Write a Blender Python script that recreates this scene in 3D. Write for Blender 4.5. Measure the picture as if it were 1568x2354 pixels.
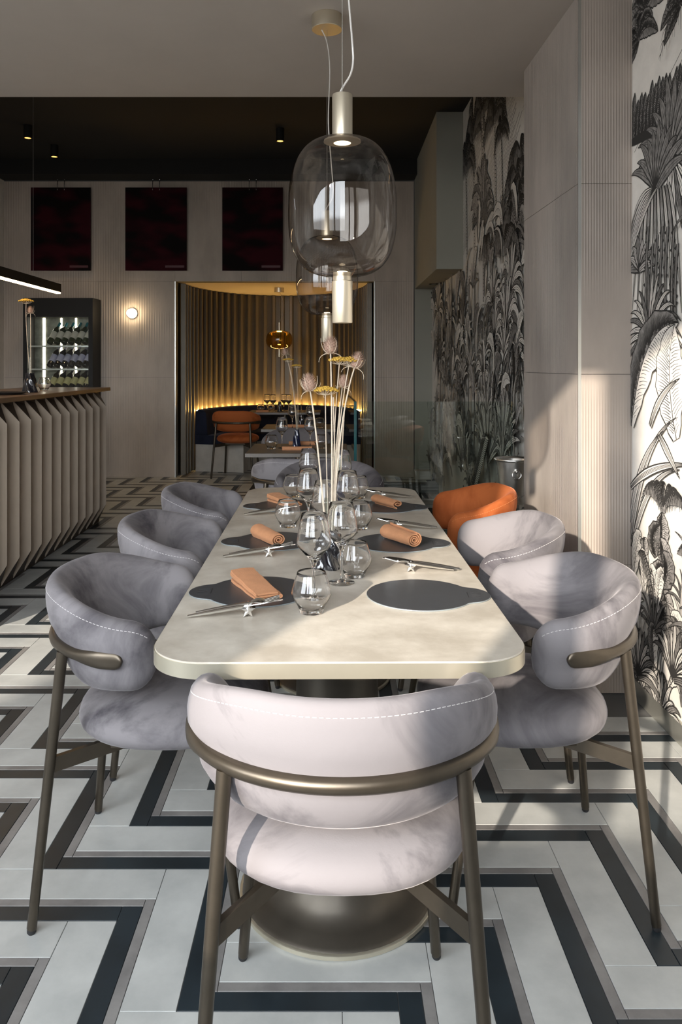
import bpy, math, random
import numpy as np
from mathutils import Vector, Matrix
random.seed(7)
PI = math.pi
for o in list(bpy.data.objects): bpy.data.objects.remove(o)
scene = bpy.context.scene
COL = scene.collection

# ------------------------------------------------------------------ camera
F = 1800.0; H = 1.35; VX, VY = 765.0, 839.0        # focal length in pixels, eye height, vanishing point (1568 x 2354 frame)
cd = bpy.data.cameras.new('camera'); cam = bpy.data.objects.new('camera', cd); COL.objects.link(cam)
cam.location = (0, 0, H); cam.rotation_euler = (PI/2, 0, 0)
cd.sensor_fit = 'HORIZONTAL'; cd.sensor_width = 36.0; cd.lens = F/1568*36
cd.shift_x = (784-VX)/1568; cd.shift_y = -(1177-VY)/1568
cd.clip_start = 0.02; cd.clip_end = 100
scene.camera = cam
def gp(px, py, z=0.0):            # pixel -> point on the horizontal plane at height z
    d = F*(H-z)/(py-VY); return ((px-VX)*d/F, d, z)
def at(px, py, d):                # pixel -> point at depth d
    return ((px-VX)*d/F, d, H-(py-VY)*d/F)

# ------------------------------------------------------------------ world, sun, window daylight, exposure
SUN_DIR = Vector((0.5, 1.0, -0.387)).normalized()
w = bpy.data.worlds.new('sky'); scene.world = w; w.use_nodes = True
nt = w.node_tree; nt.nodes.clear()
out = nt.nodes.new('ShaderNodeOutputWorld'); bg = nt.nodes.new('ShaderNodeBackground')
tc = nt.nodes.new('ShaderNodeTexCoord'); sep = nt.nodes.new('ShaderNodeSeparateXYZ'); rmp = nt.nodes.new('ShaderNodeValToRGB')
nt.links.new(tc.outputs['Generated'], sep.inputs[0]); nt.links.new(sep.outputs['Z'], rmp.inputs[0])
rmp.color_ramp.elements[0].position = 0.0; rmp.color_ramp.elements[0].color = (0.30, 0.30, 0.30, 1)
rmp.color_ramp.elements[1].position = 0.08; rmp.color_ramp.elements[1].color = (0.90, 0.95, 1.0, 1)
nt.links.new(rmp.outputs[0], bg.inputs['Color']); bg.inputs['Strength'].default_value = 14.6
nt.links.new(bg.outputs[0], out.inputs[0])
sl = bpy.data.lights.new('sun', 'SUN'); so = bpy.data.objects.new('sun', sl); COL.objects.link(so)
sl.energy = 8.8; sl.angle = math.radians(0.9); sl.color = (1.0, 0.88, 0.74)
so.rotation_euler = SUN_DIR.to_track_quat('-Z', 'Y').to_euler()
WIN_Y = -0.6; WIN_HEAD = 2.86; SILL = 1.10
WINDOWS = [(-5.15, -1.62), (-1.377, -0.80), (-0.72, 0.25)]
for (x0, x1) in WINDOWS:           # sky portals in the window openings
    al = bpy.data.lights.new('window_daylight', 'AREA'); ao = bpy.data.objects.new('window_daylight', al); COL.objects.link(ao)
    al.shape = 'RECTANGLE'; al.size = x1-x0; al.size_y = WIN_HEAD-SILL; al.energy = 1
    ao.location = ((x0+x1)/2, WIN_Y-0.01, (WIN_HEAD+SILL)/2); ao.rotation_euler = (PI/2, 0, 0)
    al.cycles.is_portal = True
scene.cycles.transparent_max_bounces = 48; scene.cycles.max_bounces = 24; scene.cycles.transmission_bounces = 24
scene.view_settings.view_transform = 'Standard'; scene.view_settings.look = 'None'
scene.view_settings.exposure = 0.0; scene.view_settings.gamma = 1.0; scene.view_settings.use_curve_mapping = False

# ------------------------------------------------------------------ mesh helpers
class Geo:
    def __init__(s): s.v = []; s.f = []; s.m = []; s.mi = 0
    def add(s, vs, fs):
        b = len(s.v); s.v.extend([tuple(p) for p in vs])
        for f in fs: s.f.append(tuple(i+b for i in f)); s.m.append(s.mi)
        return s
    def box(s, x0, x1, y0, y1, z0, z1):
        return s.add([(x0,y0,z0),(x1,y0,z0),(x1,y1,z0),(x0,y1,z0),(x0,y0,z1),(x1,y0,z1),(x1,y1,z1),(x0,y1,z1)],
                     [(0,3,2,1),(4,5,6,7),(0,1,5,4),(1,2,6,5),(2,3,7,6),(3,0,4,7)])
    def bbox(s, x0, x1, y0, y1, z0, z1, c=0.003):      # box with chamfered top edge
        return s.add([(x0,y0,z0),(x1,y0,z0),(x1,y1,z0),(x0,y1,z0),(x0,y0,z1-c),(x1,y0,z1-c),(x1,y1,z1-c),(x0,y1,z1-c),
                      (x0+c,y0+c,z1),(x1-c,y0+c,z1),(x1-c,y1-c,z1),(x0+c,y1-c,z1)],
                     [(0,3,2,1),(0,1,5,4),(1,2,6,5),(2,3,7,6),(3,0,4,7),(4,5,9,8),(5,6,10,9),(6,7,11,10),(7,4,8,11),(8,9,10,11)])
    def beam(s, a, b, wd, hg, up=(0,0,1)):             # box bar from a to b
        a = Vector(a); b = Vector(b); t = (b-a).normalized(); u = Vector(up)
        n = t.cross(u).normalized(); u = n.cross(t).normalized(); n *= wd/2; u *= hg/2
        vs = [a-n-u, a+n-u, a+n+u, a-n+u, b-n-u, b+n-u, b+n+u, b-n+u]
        return s.add(vs, [(0,1,2,3),(7,6,5,4),(0,4,5,1),(1,5,6,2),(2,6,7,3),(3,7,4,0)])
    def tube(s, pts, r, n=8, cap=True, closed=False):
        pts = [Vector(p) for p in pts]; m = len(pts)
        if not hasattr(r, '__len__'): r = [r]*m
        rings = []; up = Vector((0,0,1)); prev = None
        for i, p in enumerate(pts):
            if closed: t = pts[(i+1) % m]-pts[i-1]
            else: t = pts[min(i+1, m-1)]-pts[max(i-1, 0)]
            t.normalize()
            if prev is None:
                a = Vector((1,0,0)) if abs(t.z) > 0.9 else up
                nrm = t.cross(a).normalized()
            else:
                nrm = (prev - t*prev.dot(t)); nrm = nrm.normalized() if nrm.length > 1e-6 else t.orthogonal().normalized()
            prev = nrm; bi = t.cross(nrm)
            rings.append([p+(nrm*math.cos(2*PI*k/n)+bi*math.sin(2*PI*k/n))*r[i] for k in range(n)])
        vs = [v for rg in rings for v in rg]; fs = []
        for i in range(m if closed else m-1):
            j = (i+1) % m
            for k in range(n): fs.append((i*n+k, i*n+(k+1) % n, j*n+(k+1) % n, j*n+k))
        if cap and not closed:
            fs.append(tuple(reversed(range(n)))); fs.append(tuple((m-1)*n+k for k in range(n)))
        return s.add(vs, fs)
    def lathe(s, prof, n=32, c=(0,0,0), axis=None):
        vs = []; fs = []; idx = []
        for (r, z) in prof:
            if r < 1e-6: idx.append([len(vs)]); vs.append((0,0,z))
            else:
                idx.append(list(range(len(vs), len(vs)+n)))
                for k in range(n): vs.append((r*math.cos(2*PI*k/n), r*math.sin(2*PI*k/n), z))
        for a, b in zip(idx, idx[1:]):
            for k in range(n):
                k2 = (k+1) % n
                if len(a) == 1 and len(b) == 1: continue
                if len(a) == 1: fs.append((a[0], b[k2], b[k]))
                elif len(b) == 1: fs.append((a[k], a[k2], b[0]))
                else: fs.append((a[k], a[k2], b[k2], b[k]))
        if axis is not None:
            q = Vector((0,0,1)).rotation_difference(Vector(axis).normalized()); vs = [q @ Vector(v) for v in vs]
        return s.add([Vector(v)+Vector(c) for v in vs], fs)
    def prism(s, poly, z0, z1, c=0.0):
        n = len(poly); vs = [(x,y,z0) for x,y in poly]+[(x,y,z1-c) for x,y in poly]
        fs = [tuple(reversed(range(n)))]+[(i,(i+1) % n, n+(i+1) % n, n+i) for i in range(n)]
        if c > 0:
            cx = sum(p[0] for p in poly)/n; cy = sum(p[1] for p in poly)/n
            for x, y in poly:
                L = math.hypot(x-cx, y-cy); vs.append((x-(x-cx)/L*c, y-(y-cy)/L*c, z1))
            fs += [(n+i, n+(i+1) % n, 2*n+(i+1) % n, 2*n+i) for i in range(n)]; fs.append(tuple(range(2*n, 3*n)))
        else: fs.append(tuple(range(n, 2*n)))
        return s.add(vs, fs)
    def grid(s, rows, closed_u=False, closed_v=False):   # rows of equal length
        n = len(rows[0]); m = len(rows); fs = []
        for i in range(m if closed_v else m-1):
            j = (i+1) % m
            for k in range(n if closed_u else n-1):
                k2 = (k+1) % n; fs.append((i*n+k, i*n+k2, j*n+k2, j*n+k))
        return s.add([p for r in rows for p in r], fs)
    def ico(s, c, r, sz=1.0):
        n = 6; vs = [(0,0,r*sz)]; 
        for i in (1,2,3):
            th = PI*i/4
            for k in range(n): vs.append((r*math.sin(th)*math.cos(2*PI*k/n), r*math.sin(th)*math.sin(2*PI*k/n), r*sz*math.cos(th)))
        vs.append((0,0,-r*sz)); fs = []
        for k in range(n):
            k2 = (k+1) % n; fs.append((0,1+k,1+k2)); fs.append((1+2*n+k, 1+3*n, 1+2*n+k2))
            for i in range(2): fs.append((1+i*n+k, 1+(i+1)*n+k, 1+(i+1)*n+k2, 1+i*n+k2))
        return s.add([(x+c[0], y+c[1], z+c[2]) for x,y,z in vs], fs)
def mesh_of(name, g, mats, smooth=40):
    me = bpy.data.meshes.new(name); me.from_pydata([tuple(v) for v in g.v], [], g.f)
    if not isinstance(mats, (list, tuple)): mats = [mats]
    for m in mats: me.materials.append(m)
    if len(mats) > 1: me.polygons.foreach_set('material_index', g.m)
    if smooth:
        me.polygons.foreach_set('use_smooth', [True]*len(me.polygons))
        try: me.set_sharp_from_angle(angle=math.radians(smooth))
        except Exception: pass
    me.update(); return me
def obj(name, g, mats, parent=None, loc=(0,0,0), rotz=0, smooth=40):
    me = g if isinstance(g, bpy.types.Mesh) else mesh_of(name, g, mats, smooth)
    o = bpy.data.objects.new(name, me); COL.objects.link(o); o.parent = parent
    o.location = loc; o.rotation_euler = (0,0,rotz); return o
def tag(o, label, cat, group=None):
    o['label'] = label; o['category'] = cat
    if group: o['group'] = group
    return o
def thing(name, label, cat, loc=(0,0,0), rotz=0, group=None):
    o = bpy.data.objects.new(name, None); COL.objects.link(o); o.empty_display_size = 0.1
    o.location = loc; o.rotation_euler = (0,0,rotz); return tag(o, label, cat, group)
def struct(name, g, mats, parent=None, smooth=30):
    o = obj(name, g, mats, parent, smooth=smooth)
    if parent is None: o['kind'] = 'structure'
    return o
CH = {}
def copy_tree(o, parent=None):
    c = o.copy(); COL.objects.link(c); c.parent = parent
    for ch in list(o.children): copy_tree(ch, c)
    return c
def dup(o, loc, rotz, label, group=None):
    c = copy_tree(o); c.location = loc; c.rotation_euler = (0,0,rotz); c['label'] = label
    if group: c['group'] = group
    return c

# ------------------------------------------------------------------ materials
def nodes(name):
    m = bpy.data.materials.new(name); m.use_nodes = True; n = m.node_tree; b = n.nodes['Principled BSDF']; return m, n, b
def mat(name, col, rough=0.5, metal=0.0, noise=0.0, nscale=8.0, col2=None, bump=0.0, bscale=60.0, sheen=0.0, coat=0.0, stretch=(1,1,1), spec=0.5, detail=6.0, coords='Object', rvar=0.0):
    m, n, b = nodes(name); L = n.links
    b.inputs['Roughness'].default_value = rough; b.inputs['Metallic'].default_value = metal
    b.inputs['Specular IOR Level'].default_value = spec
    b.inputs['Base Color'].default_value = (*col, 1)
    if sheen:
        b.inputs['Sheen Weight'].default_value = sheen; b.inputs['Sheen Roughness'].default_value = 0.35
        b.inputs['Sheen Tint'].default_value = (*[min(1, c*1.8+0.15) for c in col], 1)
    if coat: b.inputs['Coat Weight'].default_value = coat; b.inputs['Coat Roughness'].default_value = 0.05
    tcn = n.nodes.new('ShaderNodeTexCoord'); mp = n.nodes.new('ShaderNodeMapping'); mp.inputs['Scale'].default_value = stretch
    if coords == 'World':
        ge = n.nodes.new('ShaderNodeNewGeometry'); L.new(ge.outputs['Position'], mp.inputs[0])
    else: L.new(tcn.outputs[coords], mp.inputs[0])
    if noise or col2:
        t = n.nodes.new('ShaderNodeTexNoise'); t.inputs['Scale'].default_value = nscale; t.inputs['Detail'].default_value = detail
        t.inputs['Roughness'].default_value = 0.62
        L.new(mp.outputs[0], t.inputs['Vector'])
        r = n.nodes.new('ShaderNodeValToRGB'); c2 = col2 or tuple(min(1, c*(1+noise)) for c in col); c1 = col if col2 else tuple(c*(1-noise) for c in col)
        r.color_ramp.elements[0].position = 0.36; r.color_ramp.elements[0].color = (*c1, 1)
        r.color_ramp.elements[1].position = 0.66; r.color_ramp.elements[1].color = (*c2, 1)
        L.new(t.outputs['Fac'], r.inputs[0]); L.new(r.outputs[0], b.inputs['Base Color'])
        if rvar:
            mr = n.nodes.new('ShaderNodeMapRange'); mr.inputs['To Min'].default_value = rough-rvar; mr.inputs['To Max'].default_value = rough+rvar
            L.new(t.outputs['Fac'], mr.inputs[0]); L.new(mr.outputs[0], b.inputs['Roughness'])
    if bump:
        t2 = n.nodes.new('ShaderNodeTexNoise'); t2.inputs['Scale'].default_value = bscale; t2.inputs['Detail'].default_value = 4
        L.new(mp.outputs[0], t2.inputs['Vector'])
        bp = n.nodes.new('ShaderNodeBump'); bp.inputs['Strength'].default_value = bump; bp.inputs['Distance'].default_value = 0.004
        L.new(t2.outputs['Fac'], bp.inputs['Height']); L.new(bp.outputs[0], b.inputs['Normal'])
    return m
def emis(name, col, strength):
    m, n, b = nodes(name); b.inputs['Base Color'].default_value = (*col, 1)
    b.inputs['Emission Color'].default_value = (*col, 1); b.inputs['Emission Strength'].default_value = strength; return m
def thin_glass(name, tint=(0.97,0.98,0.97), edge=0.75, base=0.05, rough=0.0, power=3.2, edgecol=None, rim=0.0):
    m = bpy.data.materials.new(name); m.use_nodes = True; n = m.node_tree; n.nodes.clear(); L = n.links
    o = n.nodes.new('ShaderNodeOutputMaterial'); mix = n.nodes.new('ShaderNodeMixShader')
    tr = n.nodes.new('ShaderNodeBsdfTransparent'); gl = n.nodes.new('ShaderNodeBsdfGlossy'); gl.inputs['Roughness'].default_value = rough
    lw = n.nodes.new('ShaderNodeLayerWeight'); lw.inputs['Blend'].default_value = 0.5
    pw = n.nodes.new('ShaderNodeMath'); pw.operation = 'POWER'; pw.inputs[1].default_value = power
    ml = n.nodes.new('ShaderNodeMath'); ml.operation = 'MULTIPLY_ADD'; ml.inputs[1].default_value = edge; ml.inputs[2].default_value = base
    L.new(lw.outputs['Facing'], pw.inputs[0]); L.new(pw.outputs[0], ml.inputs[0]); L.new(ml.outputs[0], mix.inputs[0])
    tr.inputs['Color'].default_value = (*tint, 1)
    if edgecol:
        mc = n.nodes.new('ShaderNodeMix'); mc.data_type = 'RGBA'; mc.inputs[6].default_value = (*tint, 1); mc.inputs[7].default_value = (*edgecol, 1)
        L.new(pw.outputs[0], mc.inputs[0]); L.new(mc.outputs[2], tr.inputs['Color'])
    src = gl
    if rim:
        df = n.nodes.new('ShaderNodeBsdfDiffuse'); df.inputs['Color'].default_value = (0.9,0.92,0.93,1)
        mx2 = n.nodes.new('ShaderNodeMixShader'); mx2.inputs[0].default_value = rim; L.new(gl.outputs[0], mx2.inputs[1]); L.new(df.outputs[0], mx2.inputs[2]); src = mx2
    L.new(tr.outputs[0], mix.inputs[1]); L.new(src.outputs[0], mix.inputs[2]); L.new(mix.outputs[0], o.inputs[0]); return m
def ribbed(name, col, axis='X', period=0.011, strength=0.5, noise=0.16, rough=0.6, fade=None):
    # grooved porcelain: fine vertical grooves plus cloudy tone
    m = mat(name, col, rough, noise=noise, nscale=2.2, stretch=(1,1,0.35), coords='Object'); n = m.node_tree; L = n.links; b = n.nodes['Principled BSDF']
    tcn = n.nodes.new('ShaderNodeTexCoord'); sp = n.nodes.new('ShaderNodeSeparateXYZ'); L.new(tcn.outputs['Object'], sp.inputs[0])
    mu = n.nodes.new('ShaderNodeMath'); mu.operation = 'MULTIPLY'; mu.inputs[1].default_value = 2*PI/period; L.new(sp.outputs[axis], mu.inputs[0])
    sn = n.nodes.new('ShaderNodeMath'); sn.operation = 'SINE'; L.new(mu.outputs[0], sn.inputs[0])
    ns = n.nodes.new('ShaderNodeTexNoise'); ns.inputs['Scale'].default_value = 1.3; ns.inputs['Detail'].default_value = 3; L.new(tcn.outputs['Object'], ns.inputs['Vector'])
    mr = n.nodes.new('ShaderNodeMapRange'); mr.inputs['From Min'].default_value = 0.42; mr.inputs['From Max'].default_value = 0.6; L.new(ns.outputs['Fac'], mr.inputs[0])
    bp = n.nodes.new('ShaderNodeBump'); bp.inputs['Distance'].default_value = 0.0022
    st = n.nodes.new('ShaderNodeMath'); st.operation = 'MULTIPLY'; st.inputs[1].default_value = strength; L.new(mr.outputs[0], st.inputs[0]); L.new(st.outputs[0], bp.inputs['Strength'])
    L.new(sn.outputs[0], bp.inputs['Height']); L.new(bp.outputs[0], b.inputs['Normal'])
    return m
def velvet(name, dark, light):
    m, n, b = nodes(name); L = n.links
    b.inputs['Roughness'].default_value = 0.85; b.inputs['Specular IOR Level'].default_value = 0.25
    b.inputs['Sheen Weight'].default_value = 0.40; b.inputs['Sheen Roughness'].default_value = 0.3
    b.inputs['Sheen Tint'].default_value = (*[min(1, c*1.5+0.12) for c in light], 1)
    tcn = n.nodes.new('ShaderNodeTexCoord'); oi = n.nodes.new('ShaderNodeObjectInfo'); va = n.nodes.new('ShaderNodeVectorMath'); va.operation = 'ADD'
    cb = n.nodes.new('ShaderNodeCombineXYZ'); ml = n.nodes.new('ShaderNodeMath'); ml.operation = 'MULTIPLY'; ml.inputs[1].default_value = 20
    L.new(oi.outputs['Random'], ml.inputs[0]); L.new(ml.outputs[0], cb.inputs[0]); L.new(ml.outputs[0], cb.inputs[1])
    L.new(tcn.outputs['Object'], va.inputs[0]); L.new(cb.outputs[0], va.inputs[1])
    t = n.nodes.new('ShaderNodeTexNoise'); t.inputs['Scale'].default_value = 3.6; t.inputs['Detail'].default_value = 8; t.inputs['Roughness'].default_value = 0.6; t.inputs['Distortion'].default_value = 1.1
    L.new(va.outputs[0], t.inputs['Vector'])
    r = n.nodes.new('ShaderNodeValToRGB'); r.color_ramp.elements[0].position = 0.34; r.color_ramp.elements[0].color = (*dark, 1)
    r.color_ramp.elements[1].position = 0.56; r.color_ramp.elements[1].color = (*light, 1)
    L.new(t.outputs['Fac'], r.inputs[0]); L.new(r.outputs[0], b.inputs['Base Color'])
    t2 = n.nodes.new('ShaderNodeTexNoise'); t2.inputs['Scale'].default_value = 420; L.new(tcn.outputs['Object'], t2.inputs['Vector'])
    bp = n.nodes.new('ShaderNodeBump'); bp.inputs['Strength'].default_value = 0.12; bp.inputs['Distance'].default_value = 0.001
    t3 = n.nodes.new('ShaderNodeTexNoise'); t3.inputs['Scale'].default_value = 14; t3.inputs['Detail'].default_value = 3; L.new(va.outputs[0], t3.inputs['Vector'])
    bp2 = n.nodes.new('ShaderNodeBump'); bp2.inputs['Strength'].default_value = 0.25; bp2.inputs['Distance'].default_value = 0.006
    L.new(t3.outputs['Fac'], bp2.inputs['Height']); L.new(bp2.outputs[0], bp.inputs['Normal'])
    L.new(t2.outputs['Fac'], bp.inputs['Height']); L.new(bp.outputs[0], b.inputs['Normal'])
    return m

M = {}
M['tile_white'] = mat('tile_white', (0.385,0.40,0.395), 0.38, noise=0.0, col2=(0.50,0.515,0.505), nscale=5, rvar=0.06, coords='World', bump=0.04, bscale=90)
M['tile_grey'] = mat('tile_grey', (0.16,0.155,0.155), 0.40, col2=(0.25,0.245,0.24), nscale=7, coords='World')
M['tile_dark'] = mat('tile_dark', (0.014,0.020,0.025), 0.36, col2=(0.022,0.032,0.040), nscale=6, coords='World')
M['grout'] = mat('grout', (0.10,0.10,0.10), 0.9)
M['plaster'] = mat('plaster', (0.43,0.39,0.35), 0.9, noise=0.03, nscale=2)
M['plaster_green'] = mat('plaster_green', (0.30,0.295,0.255), 0.9, noise=0.03, nscale=2)
M['black_ceiling'] = mat('black_ceiling', (0.012,0.011,0.010), 0.95)
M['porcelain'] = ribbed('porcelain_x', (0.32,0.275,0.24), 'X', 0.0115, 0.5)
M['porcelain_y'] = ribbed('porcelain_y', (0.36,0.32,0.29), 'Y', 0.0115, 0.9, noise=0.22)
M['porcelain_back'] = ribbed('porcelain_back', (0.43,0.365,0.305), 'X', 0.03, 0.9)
M['paper'] = mat('wallpaper_ground', (0.74,0.71,0.665), 0.85, noise=0.05, nscale=12)
M['ink'] = mat('wallpaper_ink', (0.022,0.021,0.020), 0.8)
M['ink_mid'] = mat('wallpaper_midtone', (0.21,0.20,0.19), 0.85, noise=0.35, nscale=40)
M['ink_light'] = mat('wallpaper_lighttone', (0.40,0.38,0.36), 0.85, noise=0.25, nscale=40)
M['steel_trim'] = mat('steel_trim', (0.55,0.56,0.54), 0.32, 0.9)
M['skirting'] = mat('skirting_metal', (0.46,0.46,0.42), 0.35, 0.75, noise=0.12, nscale=3)
M['velvet_grey'] = velvet('velvet_grey', (0.060,0.055,0.064), (0.198,0.187,0.197))
M['velvet_dark_shade'] = velvet('velvet_darkgrey_shade', (0.06,0.055,0.062), (0.15,0.14,0.148))  # darker copy of the grey velvet: the far head chair's shade in the colour
M['velvet_rust'] = velvet('velvet_rust', (0.22,0.048,0.009), (0.39,0.105,0.028))
M['velvet_navy'] = velvet('velvet_navy', (0.006,0.008,0.016), (0.014,0.018,0.036))
M['thread'] = mat('thread', (0.52,0.50,0.50), 0.8)
M['thread_rust'] = mat('thread_rust', (0.55,0.2,0.07), 0.8)
M['bronze'] = mat('bronze_metal', (0.105,0.088,0.068), 0.36, 0.85, noise=0.08, nscale=20)
M['rubber'] = mat('black_rubber', (0.02,0.02,0.022), 0.6)
M['table_top'] = mat('table_top', (0.44,0.40,0.34), 0.34, col2=(0.64,0.60,0.53), nscale=7, bump=0.10, bscale=55, rvar=0.05, coords='Object')
M['table_edge'] = mat('table_edge', (0.62,0.58,0.47), 0.36, 0.8, noise=0.06, nscale=4)
M['table_base'] = mat('table_base', (0.10,0.088,0.072), 0.42, 0.7, noise=0.1, nscale=6)
M['mat_slate'] = mat('placemat_slate', (0.055,0.058,0.064), 0.36, noise=0.06, nscale=30, spec=0.5)
M['mat_line'] = mat('placemat_emboss', (0.02,0.021,0.023), 0.5)
M['mat_rim'] = mat('placemat_rim', (0.22,0.25,0.26), 0.4)
M['napkin'] = mat('napkin_cotton', (0.50,0.235,0.115), 0.9, noise=0.07, nscale=30, bump=0.25, bscale=260, sheen=0.2)
M['napkin_edge'] = mat('napkin_fold', (0.33,0.14,0.06), 0.95)
M['silver'] = mat('polished_steel', (0.86,0.86,0.85), 0.20, 1.0)
def real_glass(name, mixf=0.5):
    m = bpy.data.materials.new(name); m.use_nodes = True; n = m.node_tree; n.nodes.clear(); L = n.links
    o = n.nodes.new('ShaderNodeOutputMaterial'); mix = n.nodes.new('ShaderNodeMixShader'); mix.inputs[0].default_value = mixf
    tr = n.nodes.new('ShaderNodeBsdfTransparent'); gl = n.nodes.new('ShaderNodeBsdfGlass'); gl.inputs['IOR'].default_value = 1.45; gl.inputs['Roughness'].default_value = 0.0
    L.new(tr.outputs[0], mix.inputs[1]); L.new(gl.outputs[0], mix.inputs[2]); L.new(mix.outputs[0], o.inputs[0]); return m
M['bucket'] = mat('brushed_steel', (0.80,0.78,0.74), 0.30, 1.0)
M['glass'] = real_glass('drinking_glass', 1.0)
M['glass_thin'] = thin_glass('drinking_glass', (0.997,0.998,0.998), 0.85, 0.030, power=5.0, edgecol=(0.86,0.88,0.89), rim=0.35)
M['tube_glass'] = thin_glass('tube_glass', (0.95,0.97,0.96), 0.6, 0.05, power=2.2, edgecol=(0.6,0.62,0.6))
M['pane'] = thin_glass('balustrade_glass', (0.90,0.94,0.92), 0.55, 0.07, power=3.0)
M['pane_edge'] = mat('glass_edge', (0.02,0.09,0.095), 0.2, coat=0.5)
M['smoke'] = thin_glass('smoked_glass', (0.82,0.785,0.75), 0.55, 0.055, power=3.2, edgecol=(0.34,0.29,0.25))
M['amber'] = thin_glass('amber_glass', (0.85,0.60,0.16), 0.6, 0.06, power=2.6, edgecol=(0.5,0.26,0.02))
M['champagne'] = mat('champagne_metal', (0.66,0.60,0.48), 0.34, 0.85)
M['cable'] = mat('clear_cable', (0.55,0.53,0.50), 0.25, coat=0.4)
M['wire'] = mat('steel_wire', (0.45,0.43,0.40), 0.4, 0.9)
M['led'] = emis('pendant_led', (1.0,0.82,0.55), 7.0)
M['led_amber'] = emis('amber_pendant_led', (1.0,0.74,0.42), 80.0)
M['led_bar'] = emis('bar_led', (1.0,0.66,0.34), 22.0)
M['led_alcove'] = emis('alcove_led', (1.0,0.57,0.15), 125.0)
M['led_fridge_and_reflections'] = emis('fridge_led_and_reflections', (1.0,0.90,0.74), 11.0)
M['spot_glow'] = emis('spot_glow', (1.0,0.45,0.08), 5.0)
M['sconce_glow'] = emis('sconce_glow', (1.0,0.80,0.52), 26.0)
M['black_metal'] = mat('black_metal', (0.008,0.0075,0.007), 0.55, 0.0, spec=0.3)
M['fin'] = mat('counter_fin', (0.43,0.355,0.28), 0.62, noise=0.10, nscale=4, stretch=(1,1,0.4))
M['counter_top'] = mat('counter_top', (0.16,0.105,0.07), 0.28, noise=0.25, nscale=18, stretch=(1,0.1,1))
M['counter_dark'] = mat('counter_fascia', (0.045,0.032,0.024), 0.5, noise=0.1)
M['perforated'] = mat('perforated_bronze', (0.27,0.235,0.18), 0.45, 0.35, noise=0.05)
M['concrete'] = mat('concrete', (0.50,0.47,0.42), 0.8, noise=0.10, nscale=6)
M['dark_wood'] = mat('dark_tabletop', (0.13,0.115,0.10), 0.42, noise=0.1)
M['vase_navy'] = mat('vase_navy', (0.006,0.009,0.035), 0.08, coat=0.6)
M['vase_black'] = mat('vase_black', (0.008,0.008,0.012), 0.06, coat=0.7)
M['stem'] = mat('dried_stem', (0.66,0.56,0.44), 0.85, noise=0.12, nscale=50)
M['teasel'] = mat('teasel_head', (0.40,0.265,0.20), 0.95, noise=0.2, nscale=80)
M['bract'] = mat('teasel_bract', (0.70,0.60,0.46), 0.85)
M['yarrow'] = mat('yarrow_head', (0.58,0.36,0.055), 0.95, noise=0.3, nscale=140)
M['poster'] = None
M['hook'] = mat('steel_hook', (0.7,0.7,0.7), 0.2, 1.0)
M['bottle_green'] = mat('bottle_green', (0.018,0.030,0.010), 0.06, coat=0.6)
M['bottle_dark'] = mat('bottle_dark', (0.010,0.010,0.010), 0.06, coat=0.6)
M['label_cream'] = mat('label_cream', (0.66,0.63,0.56), 0.7)
M['label_lilac'] = mat('label_lilac', (0.50,0.49,0.64), 0.7)
M['label_yellow'] = mat('label_yellow', (0.58,0.52,0.26), 0.7)
M['cap_teal'] = mat('capsule_teal', (0.02,0.22,0.26), 0.35)
M['cap_white'] = mat('capsule_white', (0.62,0.60,0.66), 0.4)
M['cap_dark'] = mat('capsule_dark', (0.03,0.03,0.03), 0.35)
M['fridge_back'] = mat('fridge_lining', (0.33,0.33,0.27), 0.35, 0.2, noise=0.5, nscale=9, col2=(0.12,0.12,0.10))  # blotches stand in for wallpaper mirrored in the back panel
M['plate_dark'] = mat('dark_plate', (0.02,0.02,0.022), 0.25)
# perforation on the alcove panels, poster print
def perforate(m, period=0.011):
    n = m.node_tree; L = n.links; b = n.nodes['Principled BSDF']
    uv = n.nodes.new('ShaderNodeUVMap'); sp = n.nodes.new('ShaderNodeSeparateXYZ'); L.new(uv.outputs[0], sp.inputs[0])
    def si(sock):
        a = n.nodes.new('ShaderNodeMath'); a.operation = 'MULTIPLY'; a.inputs[1].default_value = 2*PI/period; L.new(sock, a.inputs[0])
        c = n.nodes.new('ShaderNodeMath'); c.operation = 'SINE'; L.new(a.outputs[0], c.inputs[0]); return c.outputs[0]
    pr = n.nodes.new('ShaderNodeMath'); pr.operation = 'MULTIPLY'; L.new(si(sp.outputs[0]), pr.inputs[0]); L.new(si(sp.outputs[1]), pr.inputs[1])
    gt = n.nodes.new('ShaderNodeMath'); gt.operation = 'GREATER_THAN'; gt.inputs[1].default_value = 0.22
    ab = n.nodes.new('ShaderNodeMath'); ab.operation = 'ABSOLUTE'; L.new(pr.outputs[0], ab.inputs[0]); L.new(ab.outputs[0], gt.inputs[0])
    mx = n.nodes.new('ShaderNodeMix'); mx.data_type = 'RGBA'; L.new(gt.outputs[0], mx.inputs[0])
    src = b.inputs['Base Color'].links[0].from_socket; L.new(src, mx.inputs[6]); mx.inputs[7].default_value = (0.05,0.04,0.03,1)
    L.new(mx.outputs[2], b.inputs['Base Color'])
perforate(M['perforated'])
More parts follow.
